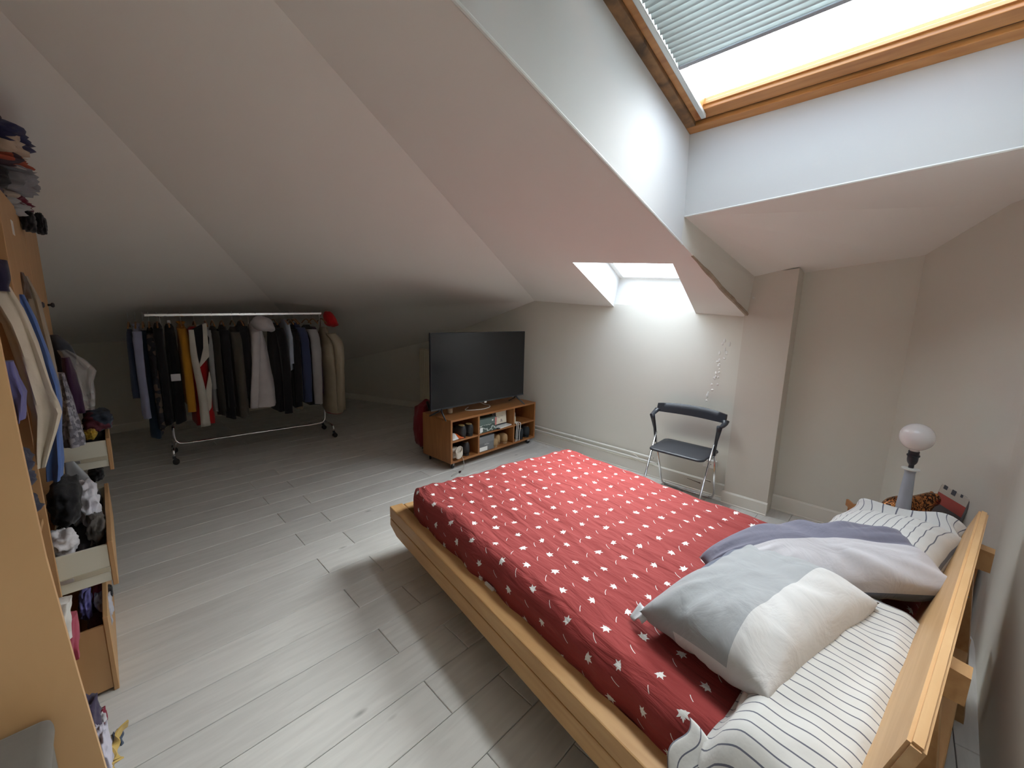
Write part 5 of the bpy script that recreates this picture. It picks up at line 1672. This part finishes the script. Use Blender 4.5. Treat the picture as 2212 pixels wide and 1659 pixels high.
garment('jacket', 'black quilted jacket between the olive coat and grey-brown coat', 'jacket', 482, 505, 702, 905, BLK, 880, (484, 503), seed=8.4)
garment('coat', 'grey-brown wool coat left of the white hoodie', 'coat', 504, 530, 706, 902, cloth((0.075, 0.068, 0.055)), 900, (506, 531), cloth((0.085, 0.077, 0.062)), seed=9.2)
garment('blazer', 'black blazer directly left of the white hoodie', 'blazer', 522, 545, 694, 880, BLK, 860, (524, 544), seed=9.9)
# the hooded sweatshirt that turns its front to the room
hx0, _ = rack_px(538, 800, -0.24); hx1, hz1 = rack_px(606, 880, -0.24)
xc = (hx0 + hx1) / 2; bz = bar_z(xc)
WHD = cloth((0.56, 0.535, 0.55))
g = thing('hoodie', 'big pale grey hooded sweatshirt turned to face the room', 'hoodie', rw(xc, 0, bz - 0.05), rang, GG)
mb = MB(); zo = bz - 0.05
def hl(px, py, yo=-0.24):
    x, z = rack_px(px, py, yo); return x - xc, z - zo
lv = []
for (py, a_, b_) in ((700, 545, 566), (718, 542, 572), (750, 540, 580), (800, 538, 590), (850, 539, 601), (882, 541, 605)):
    x0, z0_ = hl(a_, py); x1, _ = hl(b_, py)
    lv.append((z0_, (x1 - x0) / 2 * 0.98, 0.06 if py == 700 else (0.15 if py == 718 else 0.19), (x0 + x1) / 2, -0.06))
hanging_body(mb, 0, lv, 2.5, ripple=0.008, freq=6)
mb.build('body', WHD, g, smooth=True, auto=60)
mb = MB(); bmesh.ops.create_icosphere(mb.bm, subdivisions=4, radius=1.0)
hxc, hzc = hl(570, 700)
for v in mb.bm.verts:
    d = v.co.normalized(); r_ = 1 + 0.10 * noise.noise(d * 2 + Vector((4, 0, 0))) + 0.06 * (noise.ridged_multi_fractal(d * 2.4, 1.0, 2.0, 2, 0.9, 2.0) - 1)
    x, y, z = d.x * 0.105 * r_, d.y * 0.13 * r_, d.z * 0.085 * r_
    if d.x > 0.2 and d.z < 0.2: z -= 0.055 * (d.x - 0.2)
    v.co = Vector((hxc + x + z * -0.25, -0.16 + y, hzc + z + x * 0.05))
mb.build('hood', WHD, g, smooth=True)
mb = MB()
q0, q1, q2, q3 = [Vector((hl(px, py)[0], -0.275, hl(px, py)[1])) for px, py in ((551, 716), (551, 770), (550, 820), (549, 880))]
sleeve(mb, [q0, q1, q2, q3], 0.040, 0.036, 6.0); mb.build('sleeve', WHD, g, smooth=True)
hanger(xc, bz, 'pale grey hooded sweatshirt')
garment('coat', 'long black coat directly right of the white hoodie', 'coat', 590, 622, 698, 888, BLK, 893, (604, 626), seed=10.7)
LBL = cloth((0.36, 0.42, 0.52))
garment('shirt', 'narrow pale blue shirt peeking between two black coats', 'shirt', 618, 633, 690, 800, LBL, 785, (621, 632), LBL, seed=11.3)
garment('coat', 'black coat left of the navy denim jacket', 'coat', 630, 650, 702, 880, BLK, 868, (632, 650), seed=12.0)
DEN = cloth((0.045, 0.062, 0.135))
garment('denim_jacket', 'navy blue denim jacket near the right end of the rack', 'jacket', 641, 664, 698, 866, DEN, 868, (650, 670), DEN, seed=12.6)
garment('jacket', 'black jacket with light grey sleeves near the right upright', 'jacket', 664, 690, 702, 875, BLK, 872, (671, 694), cloth((0.36, 0.36, 0.37)), seed=13.3)
garment('cardigan', 'dark plum cardigan beside the rack right upright', 'cardigan', 684, 698, 706, 850, cloth((0.045, 0.018, 0.05)), None, None, seed=14.0)
garment('trousers', 'beige trousers with one leg showing under the black coats', 'trousers', 644, 656, 720, 888, cloth((0.30, 0.24, 0.16)), seed=14.6, hd=0.10)
# beige puffer in its shiny cover on the right end
px0, _ = rack_px(700, 800, -0.22); px1, _ = rack_px(742, 800, -0.22)
xc = (px0 + px1) / 2; bz = bar_z(RLEN); zo = bz - 0.06
PUF = plain('beige_puffer_nylon', (0.36, 0.31, 0.225), 0.28, var=0.10, scale=10, bump=0.35, bscale=26, spec=0.6)
g = thing('puffer_jacket', 'shiny beige puffer jacket hanging on the outer right end of the rack', 'jacket', rw(xc, -0.02, zo), rang, GG)
mb = MB()
n_ = 32; rings = []
_, zt = rack_px(712, 707, -0.22); _, zb = rack_px(725, 893, -0.22)
M_ = 44
for i in range(M_ + 1):
    f = i / M_
    z = zt + (zb - zt) * f - zo
    hw = (0.035 + 0.075 * ss(0, 0.35, f)) * (1 - 0.12 * ss(0.75, 1, f)); hd = 0.08 + 0.13 * ss(0, 0.2, f)
    q_ = 0.012 * abs(math.sin(f * PI * 7))
    dx = -0.045 + 0.06 * ss(0, 0.6, f) + 0.01 * f
    ring = []
    for k in range(n_):
        a_ = 2 * PI * k / n_; ca, sa = math.cos(a_), math.sin(a_)
        w_ = 1 + 0.05 * fn3(ca * 3, sa * 3, f * 8)
        ring.append(mb.bm.verts.new((dx + (hw + q_) * ca * w_, (hd + q_) * sa * w_ - 0.02, z)))
    rings.append(ring)
for a_, b_ in zip(rings[:-1], rings[1:]):
    for k in range(n_): mb.bm.faces.new((a_[k], a_[(k + 1) % n_], b_[(k + 1) % n_], b_[k]))
mb.bm.faces.new(rings[0][::-1]); mb.bm.faces.new(rings[-1])
mb.build('body', PUF, g, smooth=True)
mb = MB(); sleeve(mb, [Vector((-0.02, -0.20, zt - zo - 0.07)), Vector((0.045, -0.25, zt - zo - 0.20)), Vector((0.06, -0.26, zt - zo - 0.45)), Vector((0.05, -0.25, zb - zo + 0.05))], 0.058, 0.048, 8.0); mb.build('sleeve', PUF, g, smooth=True)
mb = MB(); mb.lathe([(0.07, 0), (0.095, 0.004), (0.095, 0.014), (0.07, 0.018)], 28, (0.025, -0.02, zb - zo - 0.012)); bmesh.ops.scale(mb.bm, vec=(1, 1.9, 1), verts=mb.bm.verts[:]); mb.build('red_lining_hem', cloth((0.35, 0.02, 0.03)), g, smooth=True)
hanger(RLEN - 0.012, bz, 'shiny beige puffer jacket')
# red cap over the rail's end
cxp, czp = rack_px(711, 692, -0.06)
mb = MB(); bmesh.ops.create_icosphere(mb.bm, subdivisions=4, radius=1.0)
for v in mb.bm.verts:
    d = v.co.normalized(); r_ = 1 + 0.10 * noise.noise(d * 1.8 + Vector((9, 0, 0)))
    x, y, z = d.x * 0.070 * r_, d.y * 0.095 * r_, d.z * 0.118 * r_
    if d.z < 0: x += 0.055 * d.z * d.z
    if d.z < -0.55: z *= 0.8
    v.co = Vector((x, y, z))
o = mb.build('red_hat', cloth((0.50, 0.010, 0.016)), smooth=True)
o.location = rw(cxp + 0.012, -0.06, czp); o.rotation_euler = (0, R(-18), rang)
tag(o, 'bright red knitted hat hung over the right end of the rack rail', 'hat')
# ================================================================== WARDROBE ON THE LEFT
wd = thing('wardrobe', 'tall open pine-board wardrobe with pulled-out drawers along the left wall', 'wardrobe', (-0.20, 1.30, 0.0))
WX, WY = -0.20, 1.30
def wl(x, y, z): return Vector((x - WX, y - WY, z))
def wbx(name, a, b_, m=WARD, par=None, bevel=0.0015):
    mb = MB(); mb.span(wl(*a), wl(*b_), bevel, 1); return mb.build(name, m, par or wd)
XBK = -0.78
# near side board, bowed forward towards its foot
edge = [(-0.078, 0.0), (-0.090, 0.25), (-0.102, 0.40), (-0.119, 0.695), (-0.134, 1.0), (-0.139, 1.27), (-0.141, 1.5), (-0.141, 1.93)]
mb = MB()
mb.prism([wl(XBK, 1.285, 0.0)] + [wl(x, 1.285, z) for x, z in edge] + [wl(XBK, 1.285, 1.93)], (0, 0.020, 0))
mb.build('side_panel', wood('wardrobe_near_board', (0.56, 0.335, 0.155), (0.62, 0.38, 0.185), (2.5, 2.5, 0.8), 0.5, knots=0.6, bump=0.02), wd)
wbx('divider', (XBK, 2.112, 0.0), (WX, 2.130, 1.93))
wbx('divider', (XBK, 2.885, 0.0), (WX, 2.903, 1.93))
wbx('side_panel', (XBK, 3.400, 0.0), (WX, 3.420, 1.93))
wbx('back_panel', (XBK, 1.305, 0.0), (XBK + 0.008, 3.40, 1.93))
wbx('top', (XBK, 1.285, 1.93), (WX + 0.005, 3.42, 1.950))
for (y0, y1, zs) in ((1.305, 2.112, (0.06, 0.42, 0.80)), (2.130, 2.885, (0.06, 0.45, 0.66)), (2.903, 3.400, (0.06, 0.70, 0.89))):
    for z in zs:
        wbx('shelf', (XBK + 0.008, y0, z - 0.018), (WX - 0.01, y1, z))
for (y0, y1) in ((2.122, 2.780), (2.786, 3.412)):
    dr = wbx('door', (WX, y0, 1.06), (WX + 0.018, y1, 1.928))
    mb = MB(); mb.lathe([(0.006, 0.0), (0.006, 0.010), (0.013, 0.016), (0.013, 0.022), (0.008, 0.026)], 14, wl(WX + 0.018, y1 - 0.05, 1.55), 'X'); mb.build('knob', BLACKP, dr, smooth=True)
mb = MB(); mb.tube([wl(-0.48, 1.305, 1.62), wl(-0.48, 2.112, 1.62)], 0.012, 10); mb.build('hanging_rail', CHROME, wd, smooth=True)
mb = MB(); mb.span(wl(WX + 0.018, 2.36, 1.80), wl(WX + 0.0195, 2.41, 1.85)); mb.build('white_sticker', WHITEP, wd)
# drawers
def drawer(y0, y1, z0, z1, pull, fz0, fz1, side_m=DRAWERW, rail=True):
    xf = WX + pull
    mb = MB(); mb.span(wl(xf - 0.016, y0 - 0.004, fz0), wl(xf, y1 + 0.004, fz1), 0.002, 1)
    d = mb.build('drawer', WARD, wd)
    def db(name, a, b_, m):
        q = MB(); q.span(wl(*a), wl(*b_), 0.001, 1); return q.build(name, m, d)
    db('drawer_side', (xf - 0.50, y0, z0), (xf - 0.016, y0 + 0.012, z1), side_m)
    db('drawer_side', (xf - 0.50, y1 - 0.012, z0), (xf - 0.016, y1, z1), side_m)
    db('drawer_back', (xf - 0.50, y0 + 0.012, z0), (xf - 0.49, y1 - 0.012, z1), side_m)
    db('drawer_base', (xf - 0.49, y0 + 0.012, z0 + 0.010), (xf - 0.016, y1 - 0.012, z0 + 0.016), side_m)
    if rail:
        zr_ = z0 + (z1 - z0) * 0.27
        db('runner', (xf - 0.50, y0 - 0.004, zr_), (xf - 0.016, y0, zr_ + 0.020), plain('runner_cream', (0.50, 0.47, 0.36), 0.5) if 'runner_cream' not in bpy.data.materials else bpy.data.materials['runner_cream'])
        db('steel_runner', (xf - 0.50, y0 - 0.006, zr_ + 0.002), (xf - 0.115, y0 - 0.004, zr_ + 0.018), STEEL)
    return d
drawer(2.135, 2.880, 0.475, 0.628, 0.150, 0.452, 0.640)
drawer(2.910, 3.395, 0.722, 0.862, 0.180, 0.700, 0.872)
drawer(2.128, 2.880, 0.015, 0.300, 0.106, 0.0, 0.335, WARD, False)

# box standing before the near board
bx = thing('storage_box', 'soft grey storage box on the floor before the near wardrobe board', 'box', (-0.42, 1.195, 0.0))
mb = MB(); mb.span((-0.30, -0.08, 0.0), (0.25, 0.08, 0.60), 0.02, 3); mb.build('body', cloth((0.12, 0.108, 0.092), bump=0.15), bx, smooth=True, auto=50)
mb = MB(); mb.span((-0.305, -0.085, 0.58), (0.255, 0.085, 0.632), 0.018, 3); mb.build('lid', cloth((0.135, 0.122, 0.105), bump=0.15), bx, smooth=True, auto=50)

def cpx(name, label, cat, pl, pr, pt, pb, Y, depth, m, seed, fold=0.24, group=None, sub=4, xmin=None):
    """A crumpled piece of cloth whose outline spans these pixels at distance Y."""
    a_ = aty((pl + pr) / 2, pt, Y); b_ = aty((pl + pr) / 2, pb, Y)
    l_ = aty(pl, (pt + pb) / 2, Y); r_ = aty(pr, (pt + pb) / 2, Y)
    if xmin is not None: l_.x = min(l_.x, xmin)
    c = Vector(((l_.x + r_.x) / 2, Y, (a_.z + b_.z) / 2))
    return crumple(name, label, cat, c, (max(0.02, r_.x - l_.x), depth, max(0.015, a_.z - b_.z)), m, seed, group, fold, sub)
TOPG = 'clothes heaped on top of the wardrobe'
cb = lambda *c: cloth(c)
cpx('cap', 'dark brown cap at the very top of the clothes heap on the wardrobe', 'cap', -25, 20, 232, 290, 2.40, 0.24, cb(0.025, 0.02, 0.016), 21, group=TOPG, xmin=-0.34)
cpx('sweater', 'navy folded sweater under the brown cap on the wardrobe heap', 'sweater', -30, 99, 268, 340, 2.45, 0.40, cb(0.025, 0.028, 0.075), 22, group=TOPG, xmin=-0.48)
cpx('sweater', 'beige folded sweater below the navy one on the wardrobe heap', 'sweater', -30, 88, 296, 356, 2.45, 0.36, cb(0.42, 0.33, 0.25), 23, 0.32, TOPG, xmin=-0.46)
cpx('towel', 'rust and white edged towel under the beige sweater on the wardrobe heap', 'towel', -20, 94, 338, 372, 2.50, 0.38, mottled('rust_white', [(0.30, 0.06, 0.03), (0.5, 0.48, 0.46), (0.05, 0.03, 0.04)], 12), 24, 0.2, TOPG, xmin=-0.46)
cpx('t_shirt', 'black t-shirt in the middle of the wardrobe heap', 't-shirt', -30, 46, 346, 416, 2.50, 0.36, BLK, 25, 0.3, TOPG, xmin=-0.44)
cpx('shirt', 'crumpled light grey shirt with a pointed corner on the wardrobe heap', 'shirt', 10, 104, 352, 428, 2.58, 0.36, cb(0.21, 0.21, 0.23), 26, 0.36, TOPG, xmin=-0.40)
cpx('t_shirt', 'cream t-shirt low in the wardrobe heap beside the burgundy one', 't-shirt', -20, 62, 405, 446, 2.62, 0.34, cb(0.40, 0.33, 0.27), 27, 0.3, TOPG, xmin=-0.44)
cpx('t_shirt', 'burgundy t-shirt low in the wardrobe heap', 't-shirt', 30, 86, 418, 462, 2.75, 0.34, cb(0.13, 0.012, 0.03), 28, 0.3, TOPG, xmin=-0.38)
cpx('t_shirt', 'pale grey t-shirt at the bottom of the wardrobe heap', 't-shirt', 5, 76, 424, 476, 2.66, 0.34, cb(0.32, 0.33, 0.33), 29, 0.36, TOPG, xmin=-0.42)
cpx('sock', 'left black sock hanging over the wardrobe edge under the heap', 'sock', 42, 82, 450, 508, 2.70, 0.12, BLK, 30, 0.25, TOPG)
cpx('sock', 'right black sock with a green toe hanging over the wardrobe edge', 'sock', 72, 104, 456, 514, 2.76, 0.10, BLK, 31, 0.25, TOPG)
# folded neatly underneath so that the heap rests on the wardrobe's top
cpx('blanket', 'dark folded blanket under the heap on top of the wardrobe', 'blanket', -30, 50, 380, 450, 2.62, 0.55, cb(0.05, 0.04, 0.06), 32, 0.15, TOPG, xmin=-0.55)

def hang(name, label, cat, rows, Y, depth, m, seed, ripple=0.006, freq=4, folds=0.0, group=None, ydrift=0.0):
    """A hanging garment; rows of (pixel row, left pixel, right pixel) at distance Y."""
    rings = []
    R_ = []
    for a_, b_ in zip(rows[:-1], rows[1:]):
        for k in range(6):
            t = k / 6
            R_.append([a_[q] + (b_[q] - a_[q]) * t for q in range(3)])
    R_.append(list(rows[-1]))
    mb = MB(); n_ = 30
    for i, (py, l_, r_) in enumerate(R_):
        f = i / (len(R_) - 1)
        yy = Y + ydrift * f
        pa, pb_ = aty(l_, py, yy), aty(r_, py, yy)
        xc_, hw_, z = (pa.x + pb_.x) / 2, max(0.004, (pb_.x - pa.x) / 2), (pa.z + pb_.z) / 2
        hd_ = depth / 2 * (0.5 + 0.5 * min(1.0, f * 4 + 0.2))
        ring = []
        for k in range(n_):
            a_ = 2 * PI * k / n_; ca, sa = math.cos(a_), math.sin(a_)
            w_ = ripple * (0.4 + f) * (math.sin(freq * a_ + seed + 3 * f) + fn3(ca * 2 + seed, sa * 2, f * 4))
            ring.append(mb.bm.verts.new((xc_ + (hw_ + w_ * 0.5) * abs(ca) ** 0.8 * (1 if ca >= 0 else -1), yy + (hd_ + w_ + folds * math.sin(5 * ca + seed + 4 * f)) * abs(sa) ** 0.8 * (1 if sa >= 0 else -1), z)))
        rings.append(ring)
    for a_, b_ in zip(rings[:-1], rings[1:]):
        for k in range(n_): mb.bm.faces.new((a_[k], a_[(k + 1) % n_], b_[(k + 1) % n_], b_[k]))
    mb.bm.faces.new(rings[0][::-1]); mb.bm.faces.new(rings[-1])
    o_ = mb.build(name, m, smooth=True, auto=60)
    bb_ = rings[-1][0] if False else None
    return tag(o_, label, cat, group)
HG = 'clothes hanging at the front of the wardrobe'
hang('jacket', 'navy jacket hanging highest at the front of the wardrobe', 'jacket', [(560, -60, 14), (590, -62, 20), (628, -62, 24)], 1.98, 0.12, cb(0.018, 0.016, 0.045), 1, group=HG)
hang('shirt', 'long cream white shirt hanging in front of the wardrobe divider', 'shirt',
     [(618, -45, 20), (640, -40, 34), (665, -18, 50), (700, 8, 66), (740, 24, 82), (790, 42, 98), (840, 58, 114), (870, 66, 128), (890, 72, 134), (930, 76, 122), (970, 80, 108), (1003, 86, 97)], 2.04, 0.10, cb(0.60, 0.54, 0.43), 2, 0.010, 5, 0.012, HG)
hang('denim_shirt', 'blue denim shirt between the cream shirt and the beige coat', 'shirt', [(636, 24, 52), (690, 40, 80), (760, 66, 106), (830, 92, 128), (872, 104, 134), (940, 106, 132), (1000, 100, 138), (1032, 104, 134)], 2.25, 0.10, cb(0.085, 0.16, 0.40), 3, 0.006, 4, 0.008, HG)
hang('coat', 'long beige coat against the closed wardrobe door', 'coat', [(596, 38, 60), (650, 58, 88), (700, 70, 100), (760, 84, 114), (830, 98, 126), (866, 112, 134)], 2.45, 0.08, cb(0.30, 0.25, 0.185), 4, 0.006, 5, 0.006, HG)
hang('scarf', 'brown fur scarf behind the navy jacket on the wardrobe door', 'scarf', [(588, 30, 50), (615, 34, 60), (645, 40, 64)], 2.40, 0.08, cb(0.09, 0.055, 0.035), 5, 0.008, group=HG)
SPK = mottled('speckled_grey_knit', [(0.10, 0.10, 0.12), (0.24, 0.24, 0.28), (0.15, 0.15, 0.18), (0.32, 0.32, 0.35)], 70)
hang('cardigan', 'speckled grey cardigan hanging above the drawers of the wardrobe', 'cardigan', [(806, 126, 138), (850, 128, 152), (900, 130, 167), (935, 134, 178), (960, 140, 184)], 2.62, 0.12, SPK, 6, 0.008, 5, 0.008, HG)
hang('dress', 'dark plum dress hanging beside the clear plastic cover', 'dress', [(772, 132, 150), (810, 138, 164), (850, 146, 176), (890, 152, 184)], 2.95, 0.12, cb(0.035, 0.012, 0.040), 7, group=HG)
hang('hooded_jacket', 'dark grey jacket hanging at the far end of the wardrobe', 'jacket', [(724, 106, 126), (745, 110, 152), (770, 116, 166), (800, 124, 166)], 3.15, 0.16, cb(0.035, 0.042, 0.055), 8, group=HG)
def film():
    m, nt, b = new_mat('clear_film')
    L = nt.links
    out = nt.nodes['Material Output']
    b.inputs['Base Color'].default_value = (0.62, 0.62, 0.62, 1); b.inputs['Roughness'].default_value = 0.12
    tr = N(nt, 'ShaderNodeBsdfTransparent'); mx = N(nt, 'ShaderNodeMixShader')
    nz = N(nt, 'ShaderNodeTexNoise'); nz.inputs['Scale'].default_value = 14
    tc = N(nt, 'ShaderNodeTexCoord'); L.new(tc.outputs['Object'], nz.inputs['Vector'])
    mr = N(nt, 'ShaderNodeMapRange'); mr.inputs['To Min'].default_value = 0.18; mr.inputs['To Max'].default_value = 0.5
    L.new(nz.outputs['Fac'], mr.inputs[0]); L.new(mr.outputs[0], mx.inputs[0])
    L.new(tr.outputs[0], mx.inputs[1]); L.new(b.outputs[0], mx.inputs[2]); L.new(mx.outputs[0], out.inputs['Surface'])
    return m
hang('garment_cover', 'clear plastic garment cover catching the light at the wardrobe far end', 'cover', [(756, 124, 146), (780, 140, 186), (800, 150, 208), (825, 166, 200), (850, 172, 204), (880, 184, 200)], 3.05, 0.18, film(), 9, 0.014, 5, 0.02, HG)
hang('blouse', 'periwinkle blue blouse hanging inside the near wardrobe bay', 'blouse', [(780, 4, 30), (812, 10, 38), (850, 20, 56), (880, 30, 50), (908, 36, 46)], 1.94, 0.10, cb(0.14, 0.14, 0.34), 10, 0.008, group=HG)
BG = 'clothes stuffed in the wardrobe bays'
cpx('jeans', 'dark folded jeans, upper ones of the stack in the near bay', 'jeans', 40, 100, 962, 1020, 1.86, 0.30, cb(0.035, 0.038, 0.065), 41, 0.14, BG, xmin=-0.45)
cpx('jeans', 'dark folded jeans, middle ones of the stack in the near bay', 'jeans', 46, 108, 1012, 1070, 1.86, 0.32, cb(0.042, 0.045, 0.075), 42, 0.14, BG, xmin=-0.45)
cpx('jeans', 'dark folded jeans, bottom ones of the stack in the near bay', 'jeans', 54, 116, 1062, 1118, 1.86, 0.34, cb(0.030, 0.032, 0.055), 43, 0.14, BG, xmin=-0.45)
D2G = 'clothes in the open lower drawer'
cpx('sweater', 'big black sweater piled on the open lower drawer', 'sweater', 94, 186, 1026, 1132, 2.42, 0.40, BLK, 44, 0.22, D2G)
cpx('shirt', 'white shirt behind the black sweater in the open lower drawer', 'shirt', 146, 222, 1040, 1138, 2.55, 0.34, cb(0.66, 0.66, 0.72), 45, 0.40, D2G)
cpx('underwear', 'white cotton underwear bundle at the front corner of the open drawer', 'underwear', 92, 176, 1138, 1206, 2.24, 0.16, cb(0.66, 0.64, 0.66), 46, 0.30, D2G)
cpx('sock', 'grey-brown socks by the front board of the open lower drawer', 'sock', 180, 234, 1108, 1178, 2.36, 0.26, cb(0.10, 0.09, 0.08), 47, 0.32, D2G)
cpx('t_shirt', 'dark grey t-shirt lying flat at the bottom of the open lower drawer', 't-shirt', 100, 236, 1120, 1200, 2.50, 0.66, cb(0.03, 0.028, 0.032), 48, 0.2, D2G)
cpx('cap', 'small black cap at the far end of the open lower drawer', 'cap', 196, 224, 1064, 1100, 2.72, 0.16, BLK, 49, 0.2, D2G)
hang('plastic_folder', 'translucent grey plastic folder leaning behind the lower drawer', 'folder', [(998, 138, 160), (1030, 140, 190), (1066, 146, 214)], 2.82, 0.02, plain('grey_translucent', (0.32, 0.35, 0.37), 0.3, trans=0.3), 11, 0.002)
D1G = 'clothes on the far upper drawer'
cpx('scarf', 'dark navy scarf with red and teal specks on the far upper drawer', 'scarf', 170, 250, 880, 932, 3.12, 0.34, mottled('navy_red_teal', [(0.018, 0.018, 0.035), (0.02, 0.03, 0.05), (0.10, 0.02, 0.035), (0.015, 0.015, 0.02), (0.07, 0.11, 0.13)], 16), 51, 0.2, D1G)
cpx('t_shirt', 'yellow t-shirt peeking out of the far upper drawer', 't-shirt', 176, 214, 922, 950, 3.02, 0.16, cb(0.45, 0.30, 0.04), 52, 0.3, D1G)
cpx('t_shirt', 'black t-shirt at the bottom of the far upper drawer', 't-shirt', 160, 238, 926, 968, 3.16, 0.42, BLK, 53, 0.2, D1G)
cpx('bag', 'black cloth bag hanging under the far upper drawer', 'bag', 186, 229, 1002, 1040, 3.10, 0.20, BLK, 54, 0.2)
D3G = 'clothes spilling over the bottom drawer'
cpx('t_shirt', 'violet blue t-shirt spilling over the bottom drawer', 't-shirt', 166, 204, 1276, 1330, 2.36, 0.24, cb(0.12, 0.11, 0.30), 55, 0.26, D3G)
cpx('t_shirt', 'raspberry red t-shirt spilling over the bottom drawer', 't-shirt', 196, 234, 1262, 1308, 2.46, 0.26, cb(0.36, 0.06, 0.10), 56, 0.26, D3G)
cpx('shirt', 'pale grey shirt hanging over the bottom drawer front', 'shirt', 198, 250, 1276, 1350, 2.34, 0.20, cb(0.42, 0.42, 0.47), 57, 0.40, D3G)
cpx('sock', 'black sock beside the raspberry t-shirt above the bottom drawer', 'sock', 226, 246, 1266, 1288, 2.44, 0.10, BLK, 58, 0.2, D3G)
cpx('underwear', 'dark wine underwear under the pale grey shirt', 'underwear', 182, 236, 1322, 1354, 2.28, 0.24, cb(0.06, 0.01, 0.02), 59, 0.2, D3G)
A3G = 'clothes lying low in the near wardrobe bay'
hang('t_shirt', 'white t-shirt slipping down in the near wardrobe bay', 't-shirt', [(1298, 112, 156), (1330, 118, 150), (1376, 128, 148)], 1.98, 0.10, cb(0.62, 0.60, 0.56), 12, 0.012, group=A3G)
hang('t_shirt', 'raspberry pink t-shirt below the white one in the near bay', 't-shirt', [(1330, 132, 166), (1370, 136, 170), (1414, 146, 168)], 2.02, 0.10, cb(0.34, 0.055, 0.09), 13, 0.010, group=A3G)
cpx('sweater', 'dark violet sweater on the bottom of the near bay', 'sweater', 150, 228, 1512, 1612, 1.84, 0.22, cb(0.050, 0.038, 0.075), 60, 0.25, A3G)
cpx('shirt', 'lilac white shirt spilling from the near bay onto the floor', 'shirt', 200, 248, 1556, 1690, 1.72, 0.18, cb(0.50, 0.48, 0.56), 61, 0.3, A3G)
cpx('sock', 'small white and wine striped sock at the edge of the near bay', 'sock', 206, 236, 1536, 1572, 1.93, 0.12, mottled('white_wine', [(0.5, 0.48, 0.5), (0.2, 0.02, 0.04), (0.06, 0.07, 0.12)], 30), 62, 0.2, A3G)
cpx('cloth', 'blue-grey cloth on the floor behind the yellow strap', 'cloth', 240, 276, 1582, 1632, 1.86, 0.14, cb(0.065, 0.085, 0.12), 63, 0.2, A3G)
# yellow belt-like strap
ys_ = [aty(276, 1562, 1.80), aty(262, 1575, 1.79), aty(250, 1596, 1.77), aty(246, 1618, 1.74), aty(256, 1640, 1.70), aty(240, 1655, 1.68), aty(232, 1690, 1.66)]
mb = MB()
P = bez(ys_, 6)
sec = []
for i, p in enumerate(P):
    t = (P[min(i + 1, len(P) - 1)] - P[max(i - 1, 0)]).normalized()
    s_ = t.cross(Vector((0.2, 0.9, 0.4))).normalized()
    w_ = 0.020 - 0.010 * (i / len(P))
    u_ = t.cross(s_).normalized() * 0.003
    sec.append([mb.bm.verts.new(p + s_ * w_ + u_), mb.bm.verts.new(p - s_ * w_ + u_), mb.bm.verts.new(p - s_ * w_ - u_), mb.bm.verts.new(p + s_ * w_ - u_)])
for a_, b_ in zip(sec[:-1], sec[1:]):
    for k in range(4): mb.bm.faces.new((a_[k], a_[(k + 1) % 4], b_[(k + 1) % 4], b_[k]))
mb.bm.faces.new(sec[0]); mb.bm.faces.new(sec[-1][::-1])
tag(mb.build('yellow_strap', cloth((0.52, 0.36, 0.11)), smooth=True, auto=40), 'yellow cloth strap dangling over the clothes at the wardrobe foot', 'strap')

# yellowish plate on the wall at the right edge
wpl = thing('wall_plate', 'yellowed plastic trunking cover on the wall right of the headboard', 'wall plate', (0.80, -0.311, 0.0), R(-3.5))
mb = MB(); mb.span((-0.03, 0.0, 0.86), (0.03, 0.016, 1.04), 0.003); mb.build('cover', plain('yellowed_plastic', (0.52, 0.47, 0.30), 0.4), wpl)
mb = MB(); mb.span((-0.005, 0.016, 0.93), (0.005, 0.020, 0.97), 0.002); mb.build('switch', plain('yellowed_plastic_light', (0.58, 0.53, 0.38), 0.4), wpl)

# blistered paint, old stains and a small hook on the back wall and pillar
wallb = bpy.data.objects['wall_back']
FLK = plain('flaking_paint', (0.74, 0.74, 0.71), 0.8, var=0.05)
rng = random.Random(8)
for k in range(26):
    t = rng.random()
    px, py = 1572 - 42 * t + rng.uniform(-8, 8), 735 + 130 * t + rng.uniform(-6, 6)
    p = atx(px, py, X1 - 0.001)
    mb = MB(); bmesh.ops.create_icosphere(mb.bm, subdivisions=2, radius=1.0)
    sy, sz = rng.uniform(0.006, 0.012), rng.uniform(0.008, 0.020)
    for v in mb.bm.verts:
        d = v.co; r_ = 1 + 0.35 * noise.noise(d * 1.7 + Vector((k * 3.1, 0, 0)))
        v.co = Vector((d.x * 0.004, d.y * sy * r_, d.z * sz * r_))
    q = mb.build('paint_blister', FLK, wallb, smooth=True); q.location = p
bbk = bpy.data.objects['baseboard_back']
STN = plain('old_stain', (0.10, 0.06, 0.035), 0.9, var=0.4, scale=40)
for (pa, pb2, h_) in (((1484, 1033), (1512, 1044), 0.006), ((1520, 1036), (1535, 1042), 0.007), ((1505, 1041), (1513, 1045), 0.010)):
    a_, b_ = atx(*pa, X1 - 0.019), atx(*pb2, X1 - 0.019)
    mb = MB(); mb.prism([a_, b_, b_ + Vector((0, 0, h_)), a_ + Vector((0, 0, h_ * 0.4))], (-0.0012, 0, 0)); mb.build('stain', STN, bbk)
hk = thing('wall_hook', 'tiny white hook high on the pillar edge near the sloping ceiling', 'hook', atx(1628, 643, XP))
mb = MB(); mb.lathe([(0.008, -0.002), (0.008, 0.003), (0.003, 0.005), (0.003, 0.014), (0.005, 0.017)], 12, (0, 0, 0), 'X'); bmesh.ops.rotate(mb.bm, matrix=Matrix.Rotation(PI, 3, 'Z'), verts=mb.bm.verts[:]); mb.build('peg', WHITEP, hk, smooth=True)
